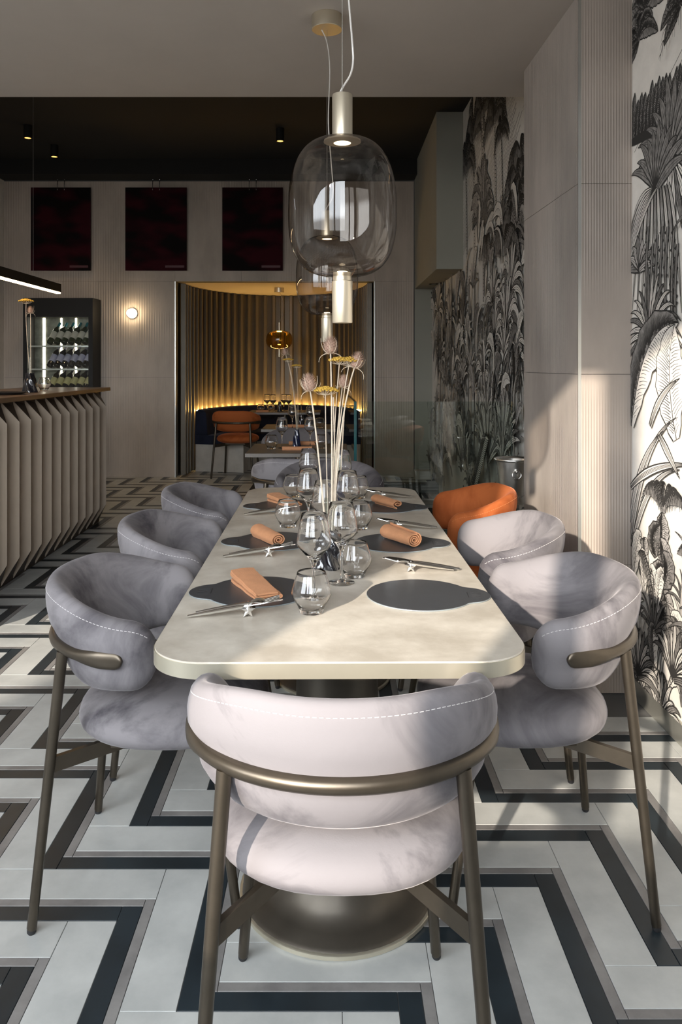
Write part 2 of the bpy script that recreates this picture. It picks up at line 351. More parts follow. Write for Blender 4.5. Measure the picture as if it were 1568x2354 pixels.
def poster_mat(name, seed):
    m, n, b = nodes(name); L = n.links; b.inputs['Roughness'].default_value = 0.8; b.inputs['Specular IOR Level'].default_value = 0.15
    tcn = n.nodes.new('ShaderNodeTexCoord'); mp = n.nodes.new('ShaderNodeMapping'); mp.inputs['Scale'].default_value = (1.6,1,3.2); mp.inputs['Location'].default_value = (seed*3.1, 0, seed*1.7)
    L.new(tcn.outputs['Object'], mp.inputs[0])
    t = n.nodes.new('ShaderNodeTexNoise'); t.inputs['Scale'].default_value = 1.5; t.inputs['Detail'].default_value = 1.5; L.new(mp.outputs[0], t.inputs['Vector'])
    r = n.nodes.new('ShaderNodeValToRGB'); e = r.color_ramp.elements
    e[0].position = 0.42; e[0].color = (0.004,0.002,0.002,1); e[1].position = 0.62; e[1].color = (0.034,0.002,0.006,1)
    x = e.new(0.5); x.color = (0.016,0.001,0.003,1)
    L.new(t.outputs['Fac'], r.inputs[0]); L.new(r.outputs[0], b.inputs['Base Color']); return m

# ================================================================== THE SETTING
CEIL = 2.875; CEIL2 = 3.746; BACK = 9.42
# ---- floor: staircase inlay of white, grey and dark planks
LX, LY, VXs, VYs = 0.466, 0.462, 0.197, 0.1955
OX, OY = -0.327, 2.097
PIT = (0.16, 1.30, 5.26, 8.90)                    # stairwell opening x0,x1,y0,y1
floor_g = Geo()
for (a,b_,c,d_) in ((-5.6,PIT[0],-0.7,11.9),(PIT[1],1.6,-0.7,11.9),(PIT[0],PIT[1],-0.7,PIT[2]),(PIT[0],PIT[1],PIT[3],11.9)):
    floor_g.box(a,b_,c,d_,-0.10,-0.0035)
floor = struct('floor', floor_g, M['grout'])
wd1, wd2 = 0.052, 0.078
kinds = {  # rect relative to the corner: x0,x1,y0,y1, material
 'white_plank_across': (-LX+wd2, wd2, wd2, VYs, 'tile_white'),
 'white_plank_along': (wd2, VXs, -LY+VYs, VYs, 'tile_white'),
 'grey_strip_across': (-LX+wd2, wd1, wd1, wd2, 'tile_grey'),
 'grey_strip_along': (wd1, wd2, -LY+wd1, wd2, 'tile_grey'),
 'dark_strip_across': (-LX+wd1, 0, 0, wd1, 'tile_dark'),
 'dark_strip_along': (0, wd1, -LY, wd1, 'tile_dark')}
tile_mesh = {}
for k, (a,b_,c,d_,m) in kinds.items():
    e = 0.0007; cx, cy = (a+b_)/2, (c+d_)/2
    tile_mesh[k] = (mesh_of(k, Geo().bbox(a+e-cx, b_-e-cx, c+e-cy, d_-e-cy, -0.0036, 0.0, 0.0008), M[m], 0), cx, cy)
pieces = []
for i in range(-40, 41):
    for j in range(-60, 61):
        x = OX + i*LX - j*VXs; y = OY - i*LY - j*VYs
        if not (-6 < x < 2.2 and -1.2 < y < 12.4): continue
        for k, (a,b_,c,d_,m) in kinds.items():
            X0, X1, Y0, Y1 = x+a, x+b_, y+c, y+d_; cx, cy = (X0+X1)/2, (Y0+Y1)/2
            if X0 < -5.55 or X1 > 1.5 or Y0 < -0.6 or Y1 > 11.6: continue
            if X1 > PIT[0] and Y1 > PIT[2] and Y0 < PIT[3]: continue
            if cx > 0.98 and 3.2 < cy < 4.1: continue
            vis = Y1 > 1.55 and -0.44*cy-0.15 < cx < 0.46*cy+0.1
            pieces.append((0 if vis else 1, -(X1-X0)*(Y1-Y0)/max(0.5,cy)**3 if vis else cy, k, cx, cy, X0, X1, Y0, Y1, m))
pieces.sort(key=lambda p: (p[0], p[1]))
cnt = {}
rest = {m: Geo() for m in ('tile_white','tile_grey','tile_dark')}
for p in pieces:
    k = p[2]; cnt[k] = cnt.get(k, 0)
    if p[0] == 0 and sum(cnt.values()) < 300:
        cnt[k] += 1; o = obj(k, tile_mesh[k][0], None, floor); o.location = (p[3], p[4], 0)
    else:
        e = 0.0007; rest[p[9]].bbox(p[5]+e, p[6]-e, p[7]+e, p[8]-e, -0.0036, 0.0, 0.0008)
rg = Geo()
for i, m in enumerate(('tile_white','tile_grey','tile_dark')): rg.mi = i; rg.add(rest[m].v, rest[m].f)
o = obj('floor_planks', rg, [M['tile_white'], M['tile_grey'], M['tile_dark']], floor, smooth=0); o['kind'] = 'stuff'
# ---- stairwell
pg = Geo(); x0,x1,y0,y1 = PIT
pg.box(x0-0.05,x0,y0,y1,-2.2,-0.101).box(x1,x1+0.05,y0,y1,-2.2,-0.101).box(x0,x1,y0-0.05,y0,-2.2,-0.101).box(x0,x1,y1,y1+0.05,-2.2,-0.101).box(x0,x1,y0,y1,-2.25,-2.2)
stair = struct('stairwell', pg, M['black_ceiling'])
for i in range(9):
    obj('stair_tread', Geo().bbox(x0+0.02, x1-0.02, y1-0.30*(i+1), y1-0.30*i, -0.18*(i+1)-0.04, -0.18*(i+1), 0.004), M['tile_grey'], stair, smooth=0)
# ---- back wall of large porcelain panels with the alcove opening
AX0, AX1, AZ = -1.90, 0.508, 2.355
WBX0, WBX1 = -3.96, 1.30
wb = Geo(); t0, t1 = BACK+0.012, BACK+0.16
wb.box(WBX0, AX0, t0, t1, 0, 3.60).box(AX1, WBX1, t0, t1, 0, 3.60).box(AX0, AX1, t0, t1, AZ, 3.60)
wb.box(WBX0, WBX1, t0, t1, 3.60, 3.80)
wall_back = struct('wall_back', wb, M['grout'])
def panel(x0,x1,z0,z1):
    e = 0.0012
    g = Geo().box(x0+e, x1-e, BACK, t0, z0+e, z1-e); obj('porcelain_panel', g, M['porcelain_back'], wall_back, smooth=0)
zs = [0, 1.20, AZ, 3.56]
for a, b_ in zip(zs, zs[1:]):
    xs = [WBX0, -2.93, AX0] ; 
    for p, q in zip(xs, xs[1:]): panel(p, q, a, b_)
    panel(AX1, 0.975, a, b_)
for p, q in ((AX0,-1.10),(-1.10,-0.30),(-0.30,AX1)): panel(p, q, AZ, 3.56)
obj('recess_wall', Geo().box(0.985, 1.29, BACK-0.02, t0, 0, 2.26), M['plaster_green'], wall_back)
# steel jambs at the opening
for xx in (AX0, AX1):
    s = 1 if xx == AX1 else -1
    obj('opening_jamb', Geo().box(min(xx, xx-s*0.012), max(xx, xx-s*0.012), BACK-0.01, BACK+0.17, 0, AZ), M['steel_trim'], wall_back)
# ---- ceilings
cg = Geo().box(-5.7, 1.7, -0.75, 4.456, CEIL, CEIL+0.12)
struct('ceiling', cg, M['plaster'])
struct('ceiling_high', Geo().box(-4.1, 1.6, 4.40, 9.6, CEIL2, CEIL2+0.1).box(-4.1, 1.6, 4.44, 4.455, CEIL+0.121, CEIL2), M['black_ceiling'])
struct('ceiling_beam', Geo().box(-3.96, 1.3, 9.10, BACK-0.001, 3.57, CEIL2), M['black_ceiling'])
struct('ceiling_alcove', Geo().box(-2.1, 0.75, BACK+0.162, 11.8, AZ, AZ+0.08), M['plaster'])
# ---- right side: near wall, column, far wall
def wallx_near(y): return 1.232-0.03*(y-3.22)
def wallx_far(y): return 1.235-0.02*(y-7.41)
g = Geo(); ya, yb = -0.6, 4.07
g.add([(wallx_near(ya),ya,0),(wallx_near(ya)+0.5,ya,0),(wallx_near(ya)+0.5,yb,0),(wallx_near(yb),yb,0),
       (wallx_near(ya),ya,CEIL),(wallx_near(ya)+0.5,ya,CEIL),(wallx_near(ya)+0.5,yb,CEIL),(wallx_near(yb),yb,CEIL)],
      [(0,3,2,1),(4,5,6,7),(0,1,5,4),(1,2,6,5),(2,3,7,6),(3,0,4,7)])
wall_right = struct('wall_right', g, M['paper'])
g = Geo(); ya, yb = 4.07, BACK-0.02
xa, xb = wallx_far(ya), wallx_far(yb)
g.add([(xa,ya,-2.2),(xa+0.3,ya,-2.2),(xb+0.3,yb,-2.2),(xb,yb,-2.2),(xa,ya,CEIL2),(xa+0.3,ya,CEIL2),(xb+0.3,yb,CEIL2),(xb,yb,CEIL2)],
      [(0,3,2,1),(4,5,6,7),(0,1,5,4),(1,2,6,5),(2,3,7,6),(3,0,4,7)])
wall_right_far = struct('wall_right_far', g, M['paper'])
# column core and its porcelain panels
CX0, CY0, CX1, CY1 = 1.010, 3.220, 0.993, 4.063
cg = Geo(); e = 0.010
cg.add([(CX0+e,CY0+e,0),(1.30,CY0+e,0),(1.30,CY1-0.002,0),(CX1+e,CY1-0.002,0),(CX0+e,CY0+e,CEIL),(1.30,CY0+e,CEIL),(1.30,CY1-0.002,CEIL),(CX1+e,CY1-0.002,CEIL)],
       [(0,3,2,1),(4,5,6,7),(0,1,5,4),(1,2,6,5),(2,3,7,6),(3,0,4,7)])
column = struct('wall_column', cg, M['grout'])
zc = [0, 0.528, 1.312, 2.096, CEIL]
for a, b_ in zip(zc, zc[1:]):
    obj('front_panel', Geo().box(CX0+0.012, wallx_near(CY0)-0.001, CY0, CY0+e, a+0.001, b_-0.001), M['porcelain'], column, smooth=0)
    ys = [(CY0+0.004, CY1)]
    for (p, q) in ys:
        xp = CX0+(CX1-CX0)*(p-CY0)/(CY1-CY0); xq = CX0+(CX1-CX0)*(q-CY0)/(CY1-CY0)
        g = Geo().add([(xp,p,a+0.001),(xp+e,p,a+0.001),(xq+e,q,a+0.001),(xq,q,a+0.001),(xp,p,b_-0.001),(xp+e,p,b_-0.001),(xq+e,q,b_-0.001),(xq,q,b_-0.001)],
                      [(0,3,2,1),(4,5,6,7),(0,1,5,4),(1,2,6,5),(2,3,7,6),(3,0,4,7)])
        obj('side_panel', g, M['porcelain_y'], column, smooth=0)
obj('corner_trim', Geo().box(CX0-0.001, CX0+0.012, CY0-0.001, CY0+0.004, 0, CEIL), M['steel_trim'], column)
# skirting of the near wall
g = Geo(); ya, yb = -0.59, CY0-0.002
def sk(y): return wallx_near(y)-0.014
g.add([(sk(ya),ya,0),(wallx_near(ya),ya,0),(wallx_near(yb),yb,0),(sk(yb),yb,0),(sk(ya),ya,0.078),(wallx_near(ya),ya,0.078),(wallx_near(yb),yb,0.078),(sk(yb),yb,0.078)],
      [(0,3,2,1),(4,5,6,7),(0,1,5,4),(1,2,6,5),(2,3,7,6),(3,0,4,7)])
struct('baseboard_right', g, M['skirting'])
# soffit box over the stair
SX0, SX1, SY = 0.982, 1.30, 7.41
struct('wall_soffit', Geo().box(SX0, 1.26, SY, BACK-0.021, 2.258, CEIL2-0.001), M['plaster_green'])
# ---- left and front walls (outside the picture, they shape the daylight)
struct('wall_left', Geo().box(-4.06, -3.96, 4.5, BACK+0.1, 0, CEIL2).box(-5.7, -5.6, -0.7, 4.5, 0, CEIL).box(-5.7, -3.96, 4.5, 4.6, 0, CEIL), M['paper'])
fw = Geo(); xs = [-5.7]+[v for w_ in WINDOWS for v in w_]+[1.7]
for a, b_ in zip(xs[0::2], xs[1::2]): fw.box(a, b_, WIN_Y-0.15, WIN_Y, 0, CEIL)
for (a, b_) in WINDOWS: fw.box(a, b_, WIN_Y-0.15, WIN_Y, WIN_HEAD, CEIL).box(a, b_, WIN_Y-0.15, WIN_Y, 0, SILL)
wall_front = struct('wall_front', fw, M['plaster'])
for k, (a, b_) in enumerate(WINDOWS):
    g = Geo(); y = WIN_Y-0.10; fr = 0.022 if b_-a > 0.2 else 0.004
    g.box(a, a+fr, y-0.03, y+0.03, SILL, WIN_HEAD).box(b_-fr, b_, y-0.03, y+0.03, SILL, WIN_HEAD).box(a+fr, b_-fr, y-0.03, y+0.03, WIN_HEAD-fr, WIN_HEAD).box(a+fr, b_-fr, y-0.03, y+0.03, SILL, SILL+0.03)
    struct('window_%d' % (k+1), g, M['black_metal'])
# unseen blocks added outside the windows to keep the sun off the bar side
for k, (a, b_) in enumerate(((-5.92, -4.86), (-4.78, -4.20))):
    struct('sun_blocker_%d' % (k+1), Geo().box(a, b_, -6.3, -6.0, 0, 5.2), M['concrete'])
# ---- alcove: corrugated perforated metal on a curved plan
ACX, ACY, AA, AB = (AX0+AX1)/2, BACK+0.16, (AX1-AX0)/2-0.03, 1.78
def alc(t, off=0.0):       # t 0..pi from left to right; off > 0 moves inwards
    a, b_ = AA-off, AB-off
    return Vector((ACX-a*math.cos(t), ACY+b_*math.sin(t), 0))
NS = 4000; ts = [PI*i/NS for i in range(NS+1)]; pp = [alc(t) for t in ts]; cl = [0.0]
for a, b_ in zip(pp, pp[1:]): cl.append(cl[-1]+(b_-a).length)
TOT = cl[-1]; NP = 36; per = TOT/NP
def along(s):
    i = int(np.searchsorted(cl, s)); i = min(max(i,0),NS); return ts[i]
wall_alcove = struct('wall_alcove', (lambda gg: gg)(Geo().grid([[tuple(alc(PI*i/60, -0.09))[:2]+(0.0,) for i in range(61)], [tuple(alc(PI*i/60, -0.09))[:2]+(AZ,) for i in range(61)]])), M['counter_dark'])
def corr_panel(i0, i1):
    prof = [(0.0,0.0),(0.50,0.0),(0.60,0.055),(0.90,0.055),(1.0,0.0)]; pl = []; su = 0; us = []
    for i in range(i0, i1):
        for (u, off) in prof[:-1]+([prof[-1]] if i == i1-1 else []):
            s = min(TOT, (i+u)*per); t = along(s); p = alc(t, off); pl.append(p)
            us.append(s+off*0.7)
    g = Geo().grid([[(p.x,p.y,0.0) for p in pl],[(p.x,p.y,AZ-0.004) for p in pl]])
    me = mesh_of('corrugated_panel', g, M['perforated'], 0); uvl = me.uv_layers.new(name='UVMap'); n = len(pl)
    for lp in me.loops:
        vi = lp.vertex_index; uvl.data[lp.index].uv = (us[vi % n], 0.0 if vi < n else AZ)
    return obj('corrugated_panel', me, None, wall_alcove)
for i in range(0, NP, 6): corr_panel(i, i+6)
# ---- bench in the alcove
def sweep(prof, t0, t1, n=48):     # prof: (off inwards, z) closed polygon swept along the alcove curve
    rows = []
    for i in range(n+1):
        t = t0+(t1-t0)*i/n; rows.append([(alc(t,o_).x, alc(t,o_).y, z) for (o_, z) in prof])
    g = Geo().grid(rows, closed_u=True); m = len(prof)
    g.f.append(tuple(range(m))); g.m.append(0); g.f.append(tuple(reversed(range(n*m, n*m+m)))); g.m.append(0)
    return g
BT0 = math.asin(min(1, (9.90-ACY)/(AB-0.2))); BT1 = PI-BT0
bench = thing('curved_bench', 'curved navy velvet banquette on a concrete plinth along the gold corrugated alcove', 'bench', (0,0,0))
obj('plinth', sweep([(0.10,0),(0.74,0),(0.74,0.345),(0.10,0.345)], BT0+0.02, BT1-0.02), M['concrete'], bench)
obj('seat_cushion', sweep([(0.10,0.346),(0.76,0.346),(0.78,0.37),(0.78,0.43),(0.75,0.46),(0.10,0.46)], BT0, BT1), M['velvet_navy'], bench)
obj('backrest', sweep([(0.10,0.461),(0.27,0.461),(0.25,0.74),(0.22,0.775),(0.15,0.785),(0.11,0.76)], BT0, BT1), M['velvet_navy'], bench)
led = obj('glow_strip', sweep([(0.065,0.755),(0.085,0.755),(0.085,0.768),(0.065,0.768)], BT0+0.10, BT1-0.10, 60), M['led_alcove'])
tag(led, 'warm led strip hidden behind the navy banquette, washing the corrugated panels', 'light strip')

# ================================================================== CHAIRS
def chair_path(u, grow=0.0):        # u in [-1,1], plan of the padded shell; back towards +y
    A, B, yc, arm = 0.248+grow, 0.208+grow, 0.020, 0.068
    la = arm; lc = (PI/2)*math.sqrt((A*A+B*B)/2); tot = la+lc; s = abs(u)*tot; sg = 1 if u >= 0 else -1
    if s <= lc:
        th = s/lc*PI/2; x = A*math.sin(th); y = yc+B*math.cos(th); tx, ty = A*math.cos(th), -B*math.sin(th)
    else:
        k = (s-lc)/la; x = A-0.010*k*k; y = yc-(s-lc); tx, ty = -0.02*k, -1.0
    l = math.hypot(tx,ty); tx, ty = tx/l, ty/l
    nx, ny = -ty, tx                     # outward for the right side
    return Vector((sg*x, y, 0)), Vector((sg*nx, ny, 0)), (lc+la)
def sm(a, b, x):
    t = max(0.0, min(1.0, (x-a)/(b-a))); return t*t*(3-2*t)
def shell_sec(u, ang):
    p, nrm, tot = chair_path(u); a = abs(u)
    hh = 0.133-0.046*sm(0.25, 0.92, a); zc = 0.681-0.020*sm(0.25,0.95,a); th = 0.040+0.006*sm(0.4,1,a)
    tilt = math.radians(20-6*sm(0.2,0.9,a))
    dist = (1-a)*tot; rr = 0.060
    k = 1.0 if dist >= rr else math.sqrt(max(0.0, 1-((rr-dist)/rr)**2))
    hh2 = hh*(0.12+0.88*k); th2 = th*(0.05+0.95*k)
    c, s = math.cos(ang), math.sin(ang); n_ = 2.5
    pp_ = math.copysign(abs(c)**(2/n_), c)*th2; q = math.copysign(abs(s)**(2/n_), s)*hh2
    pp_ *= (1.0 - 0.25*max(0, s)**2)
    # soft waist where the rail presses in
    pp_ -= (0.010*math.exp(-((q+0.012)/0.02)**2) if c > 0 else 0)*k
    o_ = pp_*math.cos(tilt)+q*math.sin(tilt); z = zc+q*math.cos(tilt)-pp_*math.sin(tilt)
    return p+nrm*o_+Vector((0,0,z))
def shell_geo():
    us = []; N = 60
    for i in range(N+1):
        v = -1+2*i/N; us.append(math.copysign(1-(1-abs(v))**1.25, v) if abs(v) > 1e-9 else 0.0)
    return Geo().grid([[shell_sec(u, 2*PI*k/26) for k in range(26)] for u in us], closed_u=True)
def stitch_geo():
    g = Geo(); n = 96
    for i in range(n):
        u0 = -0.965+1.93*(i+0.15)/n; u1 = -0.965+1.93*(i+0.8)/n
        a = shell_sec(u0, math.radians(58)); b_ = shell_sec(u1, math.radians(58))
        g.tube([a, b_], 0.0008, 4)
    return g
def seat_geo():
    rows = []; A, B, yc = 0.252, 0.245, -0.045; n = 40
    for j in range(15):
        ph = -PI/2+PI*j/14; c, s = math.cos(ph), math.sin(ph)
        r = abs(c)**0.62; z = 0.458+0.056*math.copysign(abs(s)**0.85, s) + (0.006 if s > 0 else 0)*s
        rows.append([(A*r*math.copysign(abs(math.cos(2*PI*k/n))**0.86, math.cos(2*PI*k/n)), yc+B*r*math.copysign(abs(math.sin(2*PI*k/n))**0.86, math.sin(2*PI*k/n)), z) for k in range(n)])
    return Geo().grid(rows, closed_u=True)
def rail_geo():
    rows = []; N = 80; tot = chair_path(0)[2]
    for i in range(N+1):
        v_ = -1+2*i/N; u = math.copysign(1-(1-abs(v_))**1.5, v_)*0.86 if abs(v_) > 1e-9 else 0.0; p, nrm, _ = chair_path(u, 0.037); a = abs(u); dist = (0.86-a)*tot
        f = sm(0.13, 0.05, dist); tp = 0.0145*(1-f)+0.0085*f; tq = 0.0145*(1-f)+0.0215*f
        e_ = 1.0 if dist > 0.020 else math.sqrt(max(0.0025, 1-((0.020-dist)/0.020)**2)); tq *= e_
        p = p + nrm*0.007*f
        rows.append([p+nrm*(tp*math.cos(2*PI*k/12))+Vector((0,0,0.664+tq*math.sin(2*PI*k/12))) for k in range(12)])
    g = Geo().grid(rows, closed_u=True); g.f.append(tuple(reversed(range(12)))); g.m.append(0); g.f.append(tuple(N*12+k for k in range(12))); g.m.append(0)
    return g
CM = {}
def chair_meshes(fab, thr):
    key = fab
    if key in CM: return CM[key]
    d_ = {}
    d_['seat'] = mesh_of('seat', seat_geo(), M[fab], 80); d_['backrest'] = mesh_of('backrest', shell_geo(), M[fab], 80)
    d_['stitching'] = mesh_of('stitching', stitch_geo(), M[thr], 80)
    if 'rail' not in CM:
        CM['rail'] = mesh_of('rail', rail_geo(), M['bronze'], 60)
        for s in (-1,1):
            CM[('rear',s)] = mesh_of('leg', Geo().tube([(s*0.206,0.191,0.655),(s*0.2495,0.2485,0.014),(s*0.25,0.249,0.004)],[0.0138,0.0118,0.0085],12), M['bronze'], 50)
            CM[('front',s)] = mesh_of('leg', Geo().tube([(s*0.185,-0.175,0.412),(s*0.219,-0.239,0.014),(s*0.22,-0.24,0.004)],[0.0125,0.0118,0.0085],12), M['bronze'], 50)
            CM[('rfoot',s)] = mesh_of('foot_glide', Geo().lathe([(0,0),(0.008,0),(0.0105,0.004),(0.0105,0.012)],12,(s*0.25,0.249,0)), M['rubber'], 40)
            CM[('ffoot',s)] = mesh_of('foot_glide', Geo().lathe([(0,0),(0.008,0),(0.0105,0.004),(0.0105,0.012)],12,(s*0.22,-0.24,0)), M['rubber'], 40)
            CM[('bar',s)] = mesh_of('side_bar', Geo().beam((s*0.226,0.222,0.385),(s*0.085,0.03,0.397),0.013,0.036), M['bronze'], 0)
        fr = Geo().box(-0.15,0.15,-0.20,0.09,0.393,0.405).beam((-0.19,-0.18,0.40),(0.19,-0.18,0.40),0.03,0.014)
        CM['frame'] = mesh_of('seat_frame', fr, M['bronze'], 0)
    CM[key] = d_; return d_
def chair(label, loc, rotz, fab='velvet_grey', thr='thread', group=None):
    d_ = chair_meshes(fab, thr); t = thing('dining_chair', label, 'chair', loc, rotz, group)
    obj('seat', d_['seat'], None, t).rotation_euler = (0,0,0)
    b_ = obj('backrest', d_['backrest'], None, t); obj('stitching', d_['stitching'], None, b_); obj('rail', CM['rail'], None, t)
    for s in (-1,1):
        l = obj('leg', CM[('rear',s)], None, t); obj('foot_glide', CM[('rfoot',s)], None, l)
        l = obj('leg', CM[('front',s)], None, t); obj('foot_glide', CM[('ffoot',s)], None, l)
        obj('side_bar', CM[('bar',s)], None, t)
    obj('seat_frame', CM['frame'], None, t)
    return t
# local +y is the chair's back: rotation 0 -> back away from the camera
R_ = math.radians
chair('grey velvet dining chair at the table end, back and bronze rail fully in view', (0.018, 1.540, 0), PI+R_(0.5))
chair('grey velvet dining chair by the bare placemat, next to the jungle wallpaper', (0.520, 2.115, 0), -PI/2+R_(1))
chair('grey velvet dining chair between the rust chair and the chair by the bare placemat', (0.525, 2.785, 0), -PI/2+R_(-1))
chair('rust orange velvet dining chair at the long table beside the ice bucket', (0.520, 3.465, 0), -PI/2, 'velvet_rust', 'thread_rust')
chair('grey velvet dining chair on the bar side, beside the flat-folded napkin', (-0.462, 2.105, 0), PI/2+R_(-1))
chair('grey velvet dining chair on the bar side, middle of its row of three', (-0.470, 2.80, 0), PI/2+R_(1))
chair('grey velvet dining chair on the bar side, farthest from the bare placemat', (-0.470, 3.49, 0), PI/2)
chair('grey velvet dining chair at the far head of the long table, shade put into its colour', (-0.02, 4.20, 0), 0, 'velvet_dark_shade')
chair('grey velvet dining chair with its back to the long table, at the small square table', (-0.20, 4.80, 0), PI+R_(4))
chair('dark grey velvet dining chair behind the small square table', (-0.30, 6.50, 0), R_(-4), 'velvet_dark_shade')
chair('rust orange velvet dining chair standing at the mouth of the gold alcove', (-1.16, 9.50, 0), PI+R_(-8), 'velvet_rust', 'thread_rust')

# ================================================================== TABLES
def rrect(w_, l_, r, n=10):
    pts = []
    for cx, cy, a0 in ((w_/2-r,l_/2-r,0),(-w_/2+r,l_/2-r,PI/2),(-w_/2+r,-l_/2+r,PI),(w_/2-r,-l_/2+r,1.5*PI)):
        for k in range(n+1): a = a0+PI/2*k/n; pts.append((cx+r*math.cos(a), cy+r*math.sin(a)))
    return pts
TZ = 0.75
tb = thing('dining_table', 'long rounded concrete-look dining table with brushed champagne edge, laid for guests', 'table', (0.005, 2.71, 0), R_(0.55))
TL = 2.26; TW = 0.80
obj('table_top', Geo().prism(rrect(TW-0.004, TL-0.004, 0.118, 14), TZ-0.0035, TZ, 0.001), M['table_top'], tb)
obj('edge_band', Geo().prism(rrect(TW, TL, 0.12, 14), TZ-0.034, TZ-0.003), M['table_edge'], tb)
for yy in (-0.69, 0.69):
    pr = [(0,0.013),(0.243,0.013),(0.236,0.020),(0.20,0.026),(0.165,0.055),(0.138,0.12),(0.119,0.22),(0.108,0.36),(0.105,0.55),(0.112,0.68),(0.14,0.7155),(0,0.7155)]
    pd = obj('pedestal', Geo().lathe(pr, 48, (0,yy,0)), M['table_base'], tb)
    obj('base_plate', Geo().lathe([(0,0),(0.248,0),(0.250,0.002),(0.250,0.011),(0.247,0.013),(0,0.013)], 48, (0,yy,0)), M['table_edge'], pd)
def small_table(label, loc, wx, wy, mt='dark_wood'):
    t = thing('square_table', label, 'table', loc)
    obj('table_top', Geo().bbox(-wx/2,wx/2,-wy/2,wy/2,TZ-0.026,TZ,0.002), M[mt], t, smooth=0)
    obj('column', Geo().lathe([(0,0.016),(0.03,0.016),(0.03,TZ-0.027),(0,TZ-0.027)],16), M['bronze'], t)
    obj('foot', Geo().bbox(-0.2,0.2,-0.2,0.2,0,0.016,0.003), M['bronze'], t, smooth=0)
    return t
small_table('small square table with pale edge behind the long table, laid with a navy vase', (-0.245, 5.635, 0), 0.70, 0.66)
small_table('dark square table in front of the alcove, with a black vase', (-0.32, 7.62, 0), 0.70, 0.62)
small_table('dark table inside the gold alcove in front of the banquette', (-0.62, 10.15, 0), 0.92, 0.55)

# ================================================================== TABLEWARE
# placemats: round slate disc with a tab
def placemat_geo():
    r = 0.1375; pts = []; tabx, tr = 0.106, 0.071; n = 56
    a0 = math.acos(0.118/r)
    for k in range(n+1):
        a = a0+(2*PI-2*a0)*k/n; pts.append((r*math.cos(a), r*math.sin(a)))
    h = r*math.sin(a0)
    for k in range(1, 16):
        a = -PI/2+PI*k/16; pts.append((0.118+0.064*math.cos(a), (h-0.004)*math.sin(a)))
    return pts
PM = placemat_geo()
pm_g = mesh_of('disc', Geo().prism(PM, 0.0, 0.0035), [M['mat_slate']], 40)
def rim_geo():
    return Geo().tube([(x,y,0.0014) for x,y in PM], 0.0014, 6, closed=True)
pm_r = mesh_of('rim', rim_geo(), M['mat_rim'], 60)
def emboss():
    g = Geo(); w_ = 0.0018
    def st(a, b_): g.beam((a[0],a[1],0.0035),(b_[0],b_[1],0.0035), w_, 0.0006)
    for yy in (-0.027,-0.018): st((0.132,yy),(0.158,yy-0.001))
    st((0.132,0.0-0.006),(0.160,-0.006)); st((0.160,-0.006),(0.134,0.004)); st((0.134,0.004),(0.160,0.014)); st((0.160,0.014),(0.132,0.016))
    st((0.132,0.026),(0.154,0.027)); st((0.124,-0.026),(0.124,0.02))
    return g
pm_e = mesh_of('embossed_mark', emboss(), M['mat_line'], 0)
def placemat(label, x, y, left, group=None):
    t = thing('placemat', label, 'placemat', (x,y,TZ+0.0004), PI+R_(3) if left else R_(-3), group)
    obj('disc', pm_g, None, t); obj('rim', pm_r, None, t); obj('embossed_mark', pm_e, None, t); return t
placemat('round dark slate placemat with tab under the flat-folded napkin', -0.196, 2.07, True)
placemat('round dark slate placemat with tab, bar side, under the tightly rolled napkin', -0.196, 2.66, True)
placemat('round dark slate placemat with tab, bar side, far end under a rolled napkin', -0.198, 3.325, True)
placemat('bare round slate placemat with tab and no napkin on it', 0.2266, 2.04, False)
placemat('round slate placemat with tab, half in sun, under the thick napkin roll', 0.212, 2.635, False)
placemat('round slate placemat with tab under the napkin facing the rust chair', 0.218, 3.30, False)
# glasses
def wine_geo():
    o_ = [(0.0,0.0015),(0.036,0.0),(0.037,0.0012),(0.033,0.003),(0.012,0.0055),(0.0046,0.010),(0.0036,0.020),(0.0035,0.060),(0.0042,0.082),(0.0075,0.094),(0.014,0.104),(0.026,0.119),(0.037,0.131),(0.0432,0.139),(0.0445,0.145),(0.0438,0.153),(0.0405,0.176),(0.036,0.200),(0.0322,0.2195),(0.0316,0.2205)]
    i_ = [(0.0312,0.2195),(0.0350,0.200),(0.0396,0.176),(0.0430,0.153),(0.0436,0.146),(0.042,0.140),(0.035,0.1315),(0.022,0.119),(0.008,0.108),(0,0.1055)]
    return Geo().lathe(o_+i_, 40)
def tumbler_geo():
    o_ = [(0,0.0),(0.0275,0.0),(0.0292,0.002),(0.0305,0.010),(0.036,0.021),(0.0435,0.033),(0.0482,0.043),(0.049,0.050),(0.0468,0.060),(0.0415,0.077),(0.0365,0.092),(0.0345,0.0985),(0.0338,0.099)]
    i_ = [(0.0332,0.098),(0.0352,0.092),(0.0402,0.077),(0.0456,0.060),(0.0478,0.050),(0.047,0.044),(0.0424,0.0345),(0.035,0.0235),(0.0285,0.013),(0.025,0.010),(0,0.009)]
    return Geo().lathe(o_+i_, 40)
wine_m = mesh_of('wine_glass', wine_geo(), M['glass'], 80); tum_m = mesh_of('tumbler', tumbler_geo(), M['glass'], 80)
def wine(label, x, y, z=TZ, group=None): return tag(obj('wine_glass', wine_m, None, None, (x,y,z+0.0005)), label, 'wine glass', group)
def tumbler(label, x, y, z=TZ, group=None): return tag(obj('tumbler', tum_m, None, None, (x,y,z+0.0005)), label, 'tumbler', group)
wine('stemmed wine glass right behind the tumbler by the flat-folded napkin', -0.048, 2.00)
wine('stemmed wine glass between the black vase and the bare placemat', 0.024, 2.156)
wine('stemmed wine glass just behind the black vase', -0.026, 2.56)
wine('stemmed wine glass between the two bar-side rolled napkins', -0.089, 2.855)
wine('stemmed wine glass beside the thick napkin roll', 0.052, 2.80)
wine('stemmed wine glass at the far end of the long table, bar side', -0.109, 3.54)
